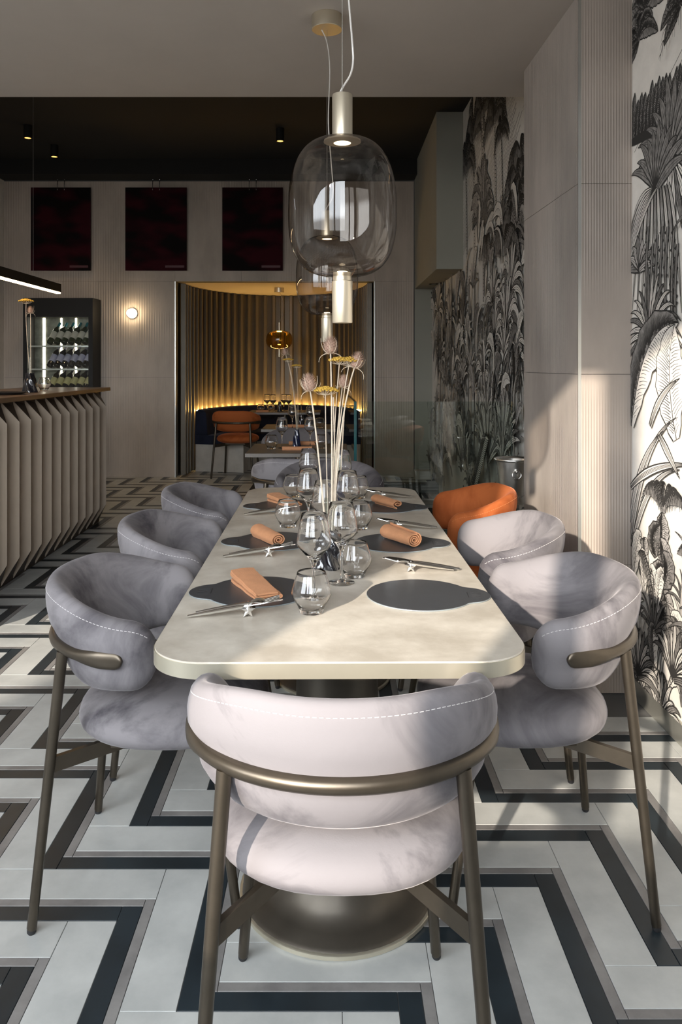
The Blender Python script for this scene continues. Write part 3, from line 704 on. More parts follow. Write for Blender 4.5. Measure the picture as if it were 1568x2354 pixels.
wine('stemmed wine glass at the far end of the long table, rust chair side', 0.041, 3.476)
def tum_px(label, px, py):
    x, y, z = gp(px, py, TZ); return tumbler(label, x, y)
tum_px('empty water tumbler beside the flat-folded napkin', 716, 1408)
tum_px('empty water tumbler beside the black vase and the bare placemat', 815, 1326)
tum_px('empty water tumbler in front of the bar-side far placemat', 662, 1211)
tum_px('empty water tumbler by the thick napkin roll', 826, 1216)
tum_px('empty water tumbler at the far end of the long table, bar side', 675, 1142)
tum_px('empty water tumbler at the far end of the long table, rust chair side', 824, 1145)
# napkins
def spiral(r0, r1, turns, n):
    return [((r0+(r1-r0)*i/n)*math.cos(2*PI*turns*i/n), (r0+(r1-r0)*i/n)*math.sin(2*PI*turns*i/n)) for i in range(n+1)]
def ribbon_prism(path, th, L_, flare=1.0):    # thick ribbon (2-D path x,z) extruded along y from 0 to L, scaled by flare at y = L
    n = len(path); left = []; right = []
    for i in range(n):
        a = Vector(path[max(i-1,0)]); b_ = Vector(path[min(i+1,n-1)]); t = (b_-a).normalized(); nn = Vector((-t.y,t.x))*th/2; p = Vector(path[i])
        left.append(p+nn); right.append(p-nn)
    ring = left+right[::-1]; m = len(ring); vs = []
    K = 9
    for k in range(K):
        y = L_*k/(K-1); f = 1.0+(flare-1.0)*k/(K-1); wob = 0.0012*math.sin(k*1.7)
        vs += [(p.x*f+wob, y, p.y*(f*0.55+0.45)+abs(wob)*0.3) for p in ring]
    fs = []
    for k in range(K-1):
        for i in range(m): j = (i+1) % m; fs.append((k*m+i, k*m+j, (k+1)*m+j, (k+1)*m+i))
    for i in range(n-1):
        fs.append((i, m-1-i, m-2-i, i+1)); b0 = (K-1)*m; fs.append((b0+i+1, b0+m-2-i, b0+m-1-i, b0+i))
    return Geo().add(vs, fs)
def flip_up(g, fat=1.0):
    zmin = min(v[2] for v in g.v); g.v = [(x,y,z-zmin) for x,y,z in g.v]; return g
def napkin_roll(label, loc, rotz, r=0.024, L_=0.165, turns=2.6, squash=0.8, flare=1.25):
    path = [(x, z*squash) for x, z in spiral(0.004, r, turns, 60)]
    path += [(path[-1][0]+0.0015*k, path[-1][1]-0.003*k) for k in range(1,3)]
    g = flip_up(ribbon_prism(path, 0.0032, L_, flare))
    return tag(obj('napkin', g, M['napkin'], None, loc, rotz, smooth=60), label, 'napkin')
def napkin_flat(label, loc, rotz, wd=0.066, L_=0.15, layers=3):
    path = []; z = 0.002; h = 0.0062
    for k in range(layers):
        xs = (-wd/2, wd/2-0.004*k) if k % 2 == 0 else (wd/2-0.004*k, -wd/2+0.003)
        for i in range(8): path.append((xs[0]+(xs[1]-xs[0])*i/7, z+0.0012*math.sin(PI*i/7)))
        if k < layers-1:
            sx = 1 if k % 2 == 0 else -1
            for i in range(1,6): a = -PI/2+PI*i/6; path.append((xs[1]+sx*h/2*math.cos(a), z+h/2+h/2*math.sin(a)))
        z += h
    g = flip_up(ribbon_prism(path, 0.0045, L_, 1.12)); 
    g.v = [(x, y, z*(1.0+0.75*y/L_)) for x,y,z in g.v]
    return tag(obj('napkin', g, M['napkin'], None, loc, rotz, smooth=60), label, 'napkin')
def nap_px(fn, label, pn, pf, **kw):       # near end and far end pixels on the mat surface
    a = gp(pn[0], pn[1], TZ+0.004); b_ = gp(pf[0], pf[1], TZ+0.004); L_ = math.hypot(b_[0]-a[0], b_[1]-a[1])
    rz = math.atan2(b_[1]-a[1], b_[0]-a[0])-PI/2
    return fn(label, (a[0],a[1],TZ+0.0042), rz, L_=L_, **kw)
nap_px(napkin_flat, 'terracotta napkin folded flat on the slate placemat', (618,1379), (560,1334))
nap_px(napkin_roll, 'terracotta napkin in a tight neat roll on the middle bar-side placemat', (641,1255), (594,1231))
nap_px(napkin_flat, 'terracotta napkin loosely folded on the far bar-side placemat', (678,1164), (630,1150), wd=0.062)
nap_px(napkin_roll, 'thick terracotta napkin roll, its coiled end catching the sun', (953,1259), (890,1236), r=0.028, turns=3.2, squash=0.85)
nap_px(napkin_roll, 'terracotta napkin roll on the placemat facing the rust chair', (915,1172), (866,1157), r=0.025, turns=1.7, squash=0.6)
# cutlery: star rest, fork and knife
def star_ring():
    pts = []
    for k in range(10):
        r = 0.0185 if k % 2 == 0 else 0.0072; a = -PI/2+PI/5+2*PI*k/10
        pts.append((r*math.cos(a), r*math.sin(a)))
    zm = min(z for x,z in pts); return [(x, z-zm) for x,z in pts]
def star_mesh():
    ring = star_ring(); n = len(ring); t = 0.012; cz = 0.0185*math.cos(PI/5)
    vs = [(x,-t,z) for x,z in ring]+[(x,t,z) for x,z in ring]+[(0,-t-0.004,cz),(0,t+0.004,cz)]
    fs = [(i,(i+1)%n,n+(i+1)%n,n+i) for i in range(n)]+[(2*n,i,(i+1)%n) for i in range(n)]+[(2*n+1,n+(i+1)%n,n+i) for i in range(n)]
    return mesh_of('cutlery_rest', Geo().add(vs,fs), M['silver'], 0)
STAR = star_mesh(); SNOTCH = 0.022      # height of the upper notches
def handle_geo(L_):                # along +x from 0 (handle tip) to L_
    g = Geo(); rows = []
    for k in range(13):
        f = k/12; r = 0.0028+0.0040*math.sin(PI*min(1,f*0.62+0.08))**1.0; r *= (1 if f < 0.9 else 1-0.25*(f-0.9)/0.1)
        rows.append([(f*L_, r*1.15*math.cos(2*PI*j/8), r*0.75*math.sin(2*PI*j/8)) for j in range(8)])
    g.grid(rows, closed_u=True); g.f.append(tuple(range(8))); g.m.append(0); g.f.append(tuple(reversed(range(96,104)))); g.m.append(0); return g
def blade_geo(x0, L_):
    prof = [(0,-0.005),(0.2,-0.0095),(0.5,-0.0115),(0.78,-0.009),(0.93,-0.003),(1.0,0.004),(0.85,0.0065),(0.5,0.0068),(0.15,0.006),(0,0.005)]
    n = len(prof); vs = [(x0+L_*a, b_, 0.0010) for a,b_ in prof]+[(x0+L_*a, b_, -0.0010) for a,b_ in prof]
    fs = [tuple(range(n)), tuple(reversed(range(n,2*n)))]+[(i,n+i,n+(i+1)%n,(i+1)%n) for i in range(n)]
    return Geo().add(vs, fs)
def fork_geo(x0):
    g = Geo(); rows = []
    for k in range(7):
        f = k/6; hw = 0.004+0.009*math.sin(PI/2*min(1,f*1.4)); z = 0.004*math.sin(PI*f)-0.004*f
        rows.append([(x0+0.034*f, -hw, z+0.002),(x0+0.034*f, 0, z-0.0015),(x0+0.034*f, hw, z+0.002),(x0+0.034*f, hw, z+0.0035),(x0+0.034*f,0,z),(x0+0.034*f,-hw,z+0.0035)])
    g.grid(rows, closed_u=True)
    for k in range(4):
        yy = -0.0105+0.007*k; g.beam((x0+0.033,yy,-0.001),(x0+0.070,yy*0.92,0.004),0.0034,0.0016)
    return g
HND = mesh_of('handle', handle_geo(0.135), M['silver'], 60)
BLD = mesh_of('blade', blade_geo(0.132, 0.095), M['silver'], 30)
FHEAD = mesh_of('fork_head', fork_geo(0.132), M['silver'], 50)
def cutlery_set(who, x_tip, y, sgn, rot):
    # sgn +1: handle tip on the left, +x towards the table middle
    base = Matrix.Translation((x_tip, y, 0)) @ Matrix.Rotation(rot+(0 if sgn > 0 else PI), 4, 'Z')
    L0 = 0.142; rest = base @ Vector((L0, 0, 0))
    r_ = obj('cutlery_rest', STAR, None, None, (rest.x, rest.y, TZ+0.0004), rot+(0 if sgn > 0 else PI))
    tag(r_, 'star-shaped steel cutlery rest '+who, 'cutlery rest')
    zt = TZ+0.0058; slope = math.atan2(SNOTCH+0.0045-0.0065, L0)
    for nm, yy, lab in (('knife', -0.0075, 'polished steel knife leaning on the star rest '), ('fork', 0.0095, 'polished steel fork leaning on the star rest ')):
        t = thing(nm, lab+who, nm); ofs = 0.0 if nm == 'knife' else 0.018
        p = base @ Vector((ofs, yy, 0)); t.location = (p.x, p.y, zt+0.0004+ofs*0.12)
        t.rotation_euler = (Matrix.Rotation(rot+(0 if sgn > 0 else PI), 4, 'Z') @ Matrix.Rotation(-slope, 4, 'Y') @ Matrix.Rotation(R_(-14 if nm == 'knife' else 8), 4, 'X')).to_euler()
        obj('handle', HND, None, t); obj('blade' if nm == 'knife' else 'fork_head', BLD if nm == 'knife' else FHEAD, None, t)
for who, px, py, sgn, rot in (('beside the flat-folded napkin',432,1420,1,R_(6)), ('by the middle bar-side placemat',513,1282,1,R_(6)), ('by the far bar-side placemat',561,1185,1,R_(5)),
                              ('behind the bare placemat',1057,1314,-1,R_(-2)), ('behind the thick napkin roll',1005,1217,-1,R_(-2)), ('at the far end facing the rust chair',952,1146,-1,R_(-2))):
    x, y, z = gp(px, py, TZ); cutlery_set(who, x, y, sgn, rot)
# vases and dried flowers
def twist_vase(h, r, lobes=5, tw=1.3, n=40, amp=0.10):
    rows = []; K = 22
    for k in range(K+1):
        f = k/K; rr = r*(1.0-0.42*sm(0.25,1.0,f))*(0.93+0.07*math.cos(f*9))
        rows.append([(rr*(1+amp*math.cos(lobes*(a+tw*f)))*math.cos(a), rr*(1+amp*math.cos(lobes*(a+tw*f)))*math.sin(a), h*f) for a in [2*PI*j/n for j in range(n)]])
    g = Geo().grid(rows, closed_u=True); g.f.append(tuple(reversed(range(n)))); g.m.append(0)
    top = [(x*0.8,y*0.8,h) for x,y,z in rows[-1]]; low = [(x*0.75,y*0.75,h*0.75) for x,y,z in rows[-1]]
    g.grid([rows[-1], top, low], closed_u=True); b0 = len(g.v)-n; g.f.append(tuple(b0+k for k in range(n))); g.m.append(0)
    return g
def vase(label, loc, h=0.12, r=0.034, m='vase_black', tube_h=0.12, rotz=0.0, nt=2):
    t = thing('vase', label, 'vase', loc, rotz)
    obj('body', twist_vase(h, r), M[m], t, smooth=60)
    for k in range(nt):
        ox = (-0.008, 0.008)[k] if nt == 2 else 0
        obj('glass_tube', Geo().lathe([(0.0055,h*0.78),(0.0055,h+tube_h-0.02*k),(0.0049,h+tube_h-0.02*k),(0.0049,h*0.79)],14,(ox,0.002*k,0)), M['tube_glass'], t, smooth=60)
    return t
def bez(a, b_, bend, n=10):
    a = Vector(a); b_ = Vector(b_); m = (a+b_)/2+Vector(bend); return [a*(1-t)**2+m*2*t*(1-t)+b_*t*t for t in [i/n for i in range(n+1)]]
def teasel(label, a, b_, bend=(0,0,0), s=1.0, group=None):
    random.seed(hash(label) % 1000 if False else sum(map(ord,label)))
    t = thing('dried_teasel', label, 'dried flower', a, 0, group); A = Vector((0,0,0)); B = Vector(b_)-Vector(a); pts = bez(A, B, bend)
    st = obj('stem', Geo().tube(pts, [0.0030*s-0.0008*s*i/10 for i in range(11)], 6), M['stem'], t)
    ax = (pts[-1]-pts[-2]).normalized(); q = Vector((0,0,1)).rotation_difference(ax); h, r = 0.043*s, 0.0165*s
    g = Geo().lathe([(0,0)]+[(r*math.sin(PI*k/10)**0.8*(1.1-0.25*k/10), h*(1-math.cos(PI*k/10))/2) for k in range(1,10)]+[(0,h)], 14)
    g.v = [q @ Vector(v) for v in g.v]
    for k in range(150):
        f = (k+0.5)/150; th = k*2.39996; ph = PI*(0.08+0.88*f); rr = r*math.sin(ph)**0.8*(1.1-0.25*f); z = h*(1-math.cos(ph))/2
        d_ = Vector((math.cos(th)*math.sin(ph), math.sin(th)*math.sin(ph), 0.35-math.cos(ph)*0.8)).normalized(); p = Vector((rr*math.cos(th), rr*math.sin(th), z)); s1 = Vector((-math.sin(th), math.cos(th), 0))*0.0011*s
        tip = p+d_*(0.010*s*(0.8+0.6*f)); g.add([q@(p-s1), q@(p+s1), q@tip, q@(p+Vector((0,0,0.0018*s)))],[(0,1,2),(1,3,2),(3,0,2)])
    g.v = [Vector(v)+B for v in g.v]; obj('flower_head', g, M['teasel'], t)
    for k in range(8):
        th = 2*PI*k/8+random.uniform(-0.3,0.3); d_ = Vector((math.cos(th),math.sin(th),0)); L_ = s*random.uniform(0.035,0.06); cu = random.uniform(0.1,1.1) if k % 4 else -0.5
        pl = [q @ (d_*(0.004*s+L_*0.62*math.sin(min(1.4,u*1.5)))+Vector((0,0,L_*cu*u*u))) + B for u in [i/6 for i in range(7)]]
        obj('bract', Geo().tube(pl, [0.0013*s*(1-0.6*i/6) for i in range(7)], 4), M['bract'], t)
    return t
def yarrow(label, a, b_, bend=(0,0,0), s=1.0, group=None, wd=0.043):
    random.seed(sum(map(ord,label)))
    t = thing('dried_yarrow', label, 'dried flower', a, 0, group); B = Vector(b_)-Vector(a); pts = bez((0,0,0), B-Vector((0,0,0.028*s)), bend)
    st = obj('stem', Geo().tube(pts, 0.0018*s, 6), M['stem'], t); e_ = pts[-1]; g = Geo(); r_ = Geo()
    for k in range(70):
        rr = wd*s*math.sqrt((k+0.5)/70); th = k*2.39996; p = B+Vector((rr*math.cos(th), rr*math.sin(th)*0.85, -0.012*s*(rr/(wd*s))**2+random.uniform(-0.0015,0.0015)))
        g.ico(p, 0.0052*s*random.uniform(0.8,1.2), 0.75)
        if k % 4 == 0: r_.tube([e_, e_*0.35+p*0.65+Vector((0,0,-0.006*s)), p-Vector((0,0,0.003*s))], 0.0007*s, 4)
    h_ = obj('flower_head', g, M['yarrow'], t); obj('flower_stalks', r_, M['bract'], t)
    return t
vx, vy, _ = gp(757, 1303, TZ); 
vase('black glossy twisted vase among the wine glasses, the nearer one on the long table', (vx, vy, TZ+0.0004), 0.105, 0.046, 'vase_black', 0.10)
def fl(fn, label, px, py, dy=0.0, bend=(0,0,0), s=1.0, base=(0,0), **kw):
    a = (vx+base[0], vy+base[1], TZ+0.10); b_ = at(px, py, vy+dy); return fn(label, a, b_, bend, s, **kw)
fl(teasel, 'tallest dried teasel head rising over the vase', 760, 812, 0.0, (0.006,0,0), 1.0, (0.006,0.0))
fl(teasel, 'dried teasel head leaning towards the bar', 713, 898, -0.01, (-0.004,0,0.10), 1.0, (-0.010,0.0))
fl(teasel, 'dried teasel head on the slanting stem next to the double yarrow', 815, 845, 0.02, (-0.018,0,0.10), 0.95, (0.012,0.004))
fl(teasel, 'small dried teasel head half hidden behind the stems', 787, 890, 0.06, (-0.008,0,0.05), 0.75, (0.010,0.012))
fl(yarrow, 'yellow dried yarrow, upper pair, flat head beside the tallest teasel', 780, 822, 0.015, (-0.010,0,0.05), 0.75, (0.010,0.006))
fl(yarrow, 'yellow dried yarrow, upper pair, flat head touching the slanting teasel', 802, 822, 0.03, (-0.016,0,0.05), 0.9, (0.011,0.010))
fl(yarrow, 'pale yellow dried yarrow, lowest flat head', 748, 890, -0.005, (-0.004,0,0.05), 0.85, (-0.002,0.002))
v2x, v2y = 0.018, 3.16
vase('navy blue glazed vase, the farther one on the long table', (v2x, v2y, TZ+0.0004), 0.135, 0.026, 'vase_navy', 0.10)
for k, (dx, top) in enumerate(((-0.006,0.36),(0.004,0.34),(0.011,0.30))):
    g = Geo().tube(bez((0,0,0),(dx*1.6,0.01*k,top),(0,0,0)), 0.0030, 6)
    tag(obj('dried_stalk', g, M['stem'], None, (v2x+dx, v2y+0.004*k, TZ+0.11)), 'bare dried stalk standing in the navy vase on the long table', 'dried stalk', 'stalks in the navy vase')
# small square table behind
T2 = (-0.245, 5.635)
def put(fn, label, px, py, zt=TZ): x, y, _ = gp(px, py, zt); return fn(label, x, y, zt)
put(wine, 'stemmed wine glass on the small square table, bar side of the navy vase', 648, 1030)
put(wine, 'stemmed wine glass on the small square table, stair side of the navy vase', 713, 1028)
put(tumbler, 'empty tumbler on the small square table, bar side', 624, 1032)
put(tumbler, 'empty tumbler on the small square table, stair side', 738, 1031)
x3, y3, _ = gp(682, 1026, TZ)
vase('navy twisted vase on the small square table', (x3, y3, TZ+0.0004), 0.125, 0.030, 'vase_navy', 0.10, nt=1)
teasel('dried teasel in the navy vase on the small square table', (x3, y3, TZ+0.11), at(657, 815, y3), (0.02,0,0.1), 1.0)
yarrow('yellow dried yarrow, bar side, in the vase on the small square table', (x3+0.004, y3, TZ+0.11), at(662, 824, y3+0.02), (0.02,0,0.1), 0.9)
yarrow('yellow dried yarrow, stair side, above the small square table', (x3+0.008, y3, TZ+0.11), at(682, 838, y3+0.05), (0.01,0,0.0), 0.9)
napkin_roll('terracotta napkin laid across the front of the small square table', (-0.145, gp(690,1035,TZ)[1], TZ+0.0004), R_(88), r=0.017, L_=0.21, squash=0.7, flare=1.0)
napkin_roll('terracotta napkin behind the vase on the small square table', (-0.11, gp(690,1023,TZ)[1]+0.02, TZ+0.0004), R_(92), r=0.018, L_=0.22, squash=0.7, flare=1.0)
# table in front of the alcove
put(wine, 'stemmed wine glass on the dark square table before the alcove, bar side', 672, 985)
put(wine, 'stemmed wine glass on the dark square table before the alcove, stair side', 713, 985)
put(tumbler, 'empty tumbler on the dark square table before the alcove', 735, 984)
vase('black glossy vase on the dark square table before the alcove', (at(692,980,7.55)[0], 7.55, TZ+0.0004), 0.115, 0.042, 'vase_black', 0.10, nt=1)
napkin_roll('terracotta napkin on the dark square table before the alcove', (-0.24, 7.50, TZ+0.0004), R_(80), r=0.018, L_=0.2, squash=0.7, flare=1.0)
# table in the alcove
for px, lab in ((613,'bar end'),(628,'beside the black vase'),(652,'behind the black vase'),(664,'stair end')):
    x, y, _ = gp(px, 946, TZ); wine('stemmed wine glass on the alcove table, '+lab, x, 10.1 + (0.06 if px in (613,652) else -0.04))
for px, lab in ((600,'bar end'),(624,'near the black vase')):
    x = (px-VX)*10.0/F; tumbler('empty tumbler on the alcove table, '+lab, x, 9.97)
vase('black vase on the alcove table', ((643-VX)*10.05/F, 10.05, TZ+0.0004), 0.13, 0.033, 'vase_black', 0.08, nt=1)
napkin_roll('terracotta napkin on the alcove table', ((618-VX)*9.94/F, 9.93, TZ+0.0004), R_(86), r=0.016, L_=0.16, squash=0.7, flare=1.0)

# ================================================================== PENDANT LAMPS
GLW, GLH = 0.272, 0.347
def pendant_glass():
    R = GLW/2; Hh = GLH; pr = [(0.026,0.0),(0.034,0.0)]; pts = []
    for k in range(40):
        a = -PI/2+PI*(k+0.5)/40; c, s = math.cos(a), math.sin(a)
        r = R*abs(c)**0.62*(1.0-0.04*s); z = Hh/2+Hh/2*math.copysign(abs(s)**0.80, s); pts.append((max(r,0.026), z))
    return Geo().lathe([(0.026,0.0)]+[p for p in pts if p[0] > 0.0265]+[(0.026,Hh)], 64)
def pendant(label, x, y, zb, ceil, group=None):
    t = thing('pendant_lamp', label, 'pendant lamp', (x,y,zb), 0, group)     # zb: bottom of the lower cylinder
    b0 = 0.116
    obj('lower_cylinder', Geo().lathe([(0,0),(0.0245,0),(0.0255,0.002),(0.0255,b0-0.012),(0.023,b0-0.01),(0.023,b0+0.010),(0,b0+0.010)],32), M['champagne'], t)
    obj('glass_globe', mesh_of('glass_globe', (lambda g: g)(pendant_glass()), M['smoke'], 80), None, t, (0,0,b0))
    obj('lower_lens', Geo().lathe([(0,b0+0.0102),(0.013,b0+0.0102),(0.013,b0+0.013),(0,b0+0.013)],24), M['led'], t)
    zt = b0+GLH
    hd = obj('upper_cylinder', Geo().lathe([(0,zt+0.108),(0.0245,zt+0.108),(0.0255,zt+0.106),(0.0255,zt-0.004),(0.046,zt-0.006),(0.047,zt-0.010),(0.030,zt-0.014),(0.0215,zt-0.013),(0.0215,zt-0.006),(0,zt-0.006)],32), M['champagne'], t)
    obj('led_disc', Geo().lathe([(0,zt-0.0125),(0.021,zt-0.0125),(0.021,zt-0.0075),(0,zt-0.0075)],24), M['led'], hd)
    top = ceil-zb
    obj('canopy', Geo().lathe([(0,top-0.0005),(0.066,top-0.0005),(0.067,top-0.002),(0.067,top-0.060),(0.065,top-0.062),(0,top-0.062)],40), M['champagne'], t)
    obj('suspension_wire', Geo().tube([(0,0,zt+0.108),(0,0,top-0.06)],0.0009,6), M['wire'], t)
    z0, z1 = zt+0.108, top-0.062; h = z1-z0
    cp = [(-0.011,0,z0-0.004),(0.002,0.004,z0+0.022),(0.020,0.004,z0+0.052),(0.027,0.004,z0+0.085),(0.025,0.0,z0+0.13),(0.016,0,z0+0.24),(0.006,0,z0+0.5*h),(0.012,0,z0+0.78*h),(0.0,0,z0+0.93*h),(-0.024,0,z1+0.002)]
    vs = [Vector(p) for p in cp]; sm_ = []
    for i in range(len(vs)-1):
        p0 = vs[max(i-1,0)]; p1 = vs[i]; p2 = vs[i+1]; p3 = vs[min(i+2,len(vs)-1)]
        for k in range(5):
            u = k/5; sm_.append(0.5*((2*p1)+(p2-p0)*u+(2*p0-5*p1+4*p2-p3)*u*u+(3*p1-p0-3*p2+p3)*u**3))
    sm_.append(vs[-1]); obj('power_cable', Geo().tube(sm_, 0.0026, 6), M['cable'], t)
    return t
pendant('smoked glass pendant lamp with champagne cylinders, hanging in front of its twin', 0.024, 1.96, 1.455, CEIL)
pendant('smoked glass pendant lamp with champagne cylinders, partly hidden behind its twin', -0.025, 3.42, 1.450, CEIL)
def flat_pendant():
    x, y = (642-VX)*10.2/F, 10.2; t = thing('pendant_lamp', 'flattened amber glass pendant lamp over the alcove table', 'pendant lamp', (x,y,1.555))
    pts = [(0.02,0.0)]+[(0.172*abs(math.cos(a))**0.6, 0.122+0.122*math.copysign(abs(math.sin(a))**0.85, math.sin(a))) for a in [-PI/2+PI*(k+0.5)/30 for k in range(30)]]+[(0.02,0.244)]
    obj('glass_globe', Geo().lathe([p for p in pts if p[0] >= 0.02],48), M['amber'], t, smooth=80)
    obj('lower_cylinder', Geo().lathe([(0,-0.10),(0.016,-0.10),(0.016,0.012),(0,0.012)],20), M['champagne'], t)
    hd = obj('upper_cylinder', Geo().lathe([(0,0.35),(0.014,0.35),(0.014,0.244),(0.05,0.24),(0.05,0.236),(0,0.236)],24), M['champagne'], t)
    obj('led_disc', Geo().lathe([(0,0.228),(0.03,0.228),(0.03,0.235),(0,0.235)],20), M['led_amber'], hd)
    top = AZ-1.555; obj('canopy', Geo().lathe([(0,top-0.001),(0.065,top-0.001),(0.065,top-0.06),(0,top-0.06)],28), M['champagne'], t)
    obj('suspension_wire', Geo().tube([(0,0,0.35),(0,0,top-0.06)],0.0012,6), M['wire'], t)
    obj('power_cable', Geo().tube(bez((0.004,0,0.35),(0.01,0,top-0.06),(0.10,0,0.0)),0.0025,6), M['wire'], t)
flat_pendant()

# ================================================================== BAR COUNTER
BX, BF = -2.012, -1.90; BY1 = 6.745; SP = 0.1815; CTZ = 1.158
bar = thing('bar_counter', 'long bar counter faced with pleated taupe fins under a dark wood top', 'bar', (BX, BY1, 0))
# body behind the fins (local y runs back towards the camera = negative)
NF = 17; BL = NF*SP
obj('body', Geo().box(-0.62, -0.002, -BL, -0.004, 0.0, CTZ-0.031), M['counter_dark'], bar)
ctop = Geo().bbox(-0.64, BF-BX-0.018, -BL, 0.012, CTZ-0.030, CTZ, 0.003); obj('counter_top', ctop, M['counter_top'], bar, smooth=0)
def fin_geo():
    p = BF-BX; zb, zt = 0.182, 1.005; t = SP*0.985; g = Geo()
    # folded wedge: near face square to the counter, far face slanting back to the root of the next fin, dark sloping cap
    vs = [(0,0,0.006),(p,0,zb),(p,0,zt),(0,0,CTZ-0.034),(0,t,0.006),(p*0.02,t,0.03),(p*0.02,t,CTZ-0.06),(0,t,CTZ-0.034)]
    g.add(vs, [(0,1,2,3),(4,7,6,5),(1,5,6,2),(0,3,7,4)]); g.f += [(0,4,5,1),(3,2,6,7)]; g.m += [1,1]
    return g
FIN = mesh_of('fin', fin_geo(), [M['fin'], M['counter_dark']], 0)
for i in range(NF): obj('fin', FIN, None, bar).location = (0, -SP*(i+1)+0.0, 0)
# things on the bar
bvx, bvy = -2.115, 5.47
tb_ = vase('black glass vase standing on the bar', (bvx, bvy, CTZ+0.0004), 0.135, 0.050, 'vase_black', 0.11, nt=1)
yarrow('yellow dried yarrow in the vase on the bar', (bvx, bvy, CTZ+0.12), at(60,688,bvy), (-0.02,0,0.1), 1.15)
teasel('dried teasel in the vase on the bar', (bvx+0.006, bvy, CTZ+0.12), at(70,720,bvy), (0.0,0,0.1), 0.95)
tumbler('empty tumbler on the bar beside the black vase', -2.16, 5.86, CTZ)
pl = thing('dinner_plate', 'dark plate with a raised rim on the bar', 'plate', (-2.12, 5.08, CTZ+0.0004))
obj('plate', Geo().lathe([(0,0),(0.09,0),(0.135,0.014),(0.137,0.016),(0.13,0.0165),(0.088,0.004),(0,0.004)],40), M['plate_dark'], pl)
napkin_roll('terracotta napkin lying beside the plate on the bar', (-2.34, 5.30, CTZ+0.0004), R_(70), r=0.018, L_=0.2, squash=0.5, flare=1.0)
# linear lamp above the bar
lb = thing('linear_lamp', 'black linear led lamp hanging above the bar', 'lamp', (-2.2, 0, 1.93))
ya, yb = 3.9, 6.28
obj('housing', Geo().box(-0.022,0.022,ya,yb,0.002,0.068), M['black_metal'], lb, smooth=0)
obj('led_diffuser', Geo().box(-0.018,0.018,ya+0.01,yb-0.002,-0.008,0.0018), M['led_bar'], lb, smooth=0)
for yy in (4.2, 5.75): obj('suspension_wire', Geo().tube([(0,yy,0.068),(0,yy,CEIL2-1.93 if yy > 4.456 else CEIL-1.93)],0.0009,6), M['wire'], lb)

# ================================================================== WINE FRIDGE
FX0, FX1, FY0, FY1, FZ = -3.60, -2.79, 9.10, 9.41, 2.13
fr = thing('wine_fridge', 'tall black wine fridge with lit shelves against the back wall', 'wine fridge', ((FX0+FX1)/2, FY0, 0))
w2 = (FX1-FX0)/2; dp = FY1-FY0; th = 0.035
obj('cabinet', Geo().box(-w2,-w2+th,0.02,dp,0,FZ).box(w2-th,w2,0.02,dp,0,FZ).box(-w2+th,w2-th,dp-0.03,dp,0,FZ).box(-w2+th,w2-th,0.02,dp-0.03,FZ-0.20,FZ).box(-w2+th,w2-th,0.02,dp-0.03,0,0.12), M['black_metal'], fr, smooth=0)
obj('lining', Geo().box(-w2+th,w2-th,dp-0.045,dp-0.031,0.12,FZ-0.2), M['fridge_back'], fr, smooth=0)
dr = obj('door', Geo().box(-w2,-w2+0.05,0,0.019,0.1,FZ).box(w2-0.05,w2,0,0.019,0.1,FZ).box(-w2+0.05,w2-0.05,0,0.019,FZ-0.22,FZ).box(-w2+0.05,w2-0.05,0,0.019,0.1,0.2), M['black_metal'], fr, smooth=0)
obj('door_glass', Geo().add([(-w2+0.05,0.010,0.2),(w2-0.05,0.010,0.2),(w2-0.05,0.010,FZ-0.22),(-w2+0.05,0.010,FZ-0.22)],[(0,1,2,3)]), M['pane'], dr, smooth=0)
for k, px in enumerate((97, 137, 171)):
    xx = (px-VX)*9.3/F-(FX0+FX1)/2
    obj('glow_strip', Geo().box(xx-(0.014 if k == 0 else 0.009), xx+(0.014 if k == 0 else 0.009), dp-0.052, dp-0.046, 0.35, FZ-0.22), M['led_fridge_and_reflections'], fr, smooth=0)  # first bar is the lamp, the other two glow as its mirror reflections
shelf_z = [1.575, 1.305, 1.035]
for z in shelf_z+[0.765, 0.495]:
    sh = obj('shelf', Geo().box(-w2+th, w2-th, 0.05, dp-0.06, z-0.012, z), M['black_metal'], fr, smooth=0)
    obj('shelf_trim', Geo().box(-w2+th, w2-th, 0.044, 0.0499, z-0.016, z+0.002), M['steel_trim'], sh, smooth=0)
def bottle_meshes():
    body = mesh_of('body', Geo().lathe([(0,0),(0.034,0),(0.037,0.004),(0.0375,0.02),(0.0375,0.185),(0.034,0.205),(0.022,0.225),(0.0148,0.24),(0.014,0.29),(0,0.29)],20), M['bottle_green'], 50)
    return body
BB = bottle_meshes(); BBD = BB.copy(); BBD.materials[0] = M['bottle_dark']
LBm = {k: mesh_of('label', Geo().lathe([(0.0379,0.06),(0.0379,0.155)],20), M[k], 50) for k in ('label_cream','label_lilac','label_yellow')}
CPm = {k: mesh_of('capsule', Geo().lathe([(0.0152,0.242),(0.0158,0.30),(0.0150,0.302),(0,0.302)],16), M[k], 50) for k in ('cap_teal','cap_white','cap_dark')}
ax = Vector((0.22, 0.52, 0.78)).normalized(); bq = Vector((0,0,1)).rotation_difference(ax)
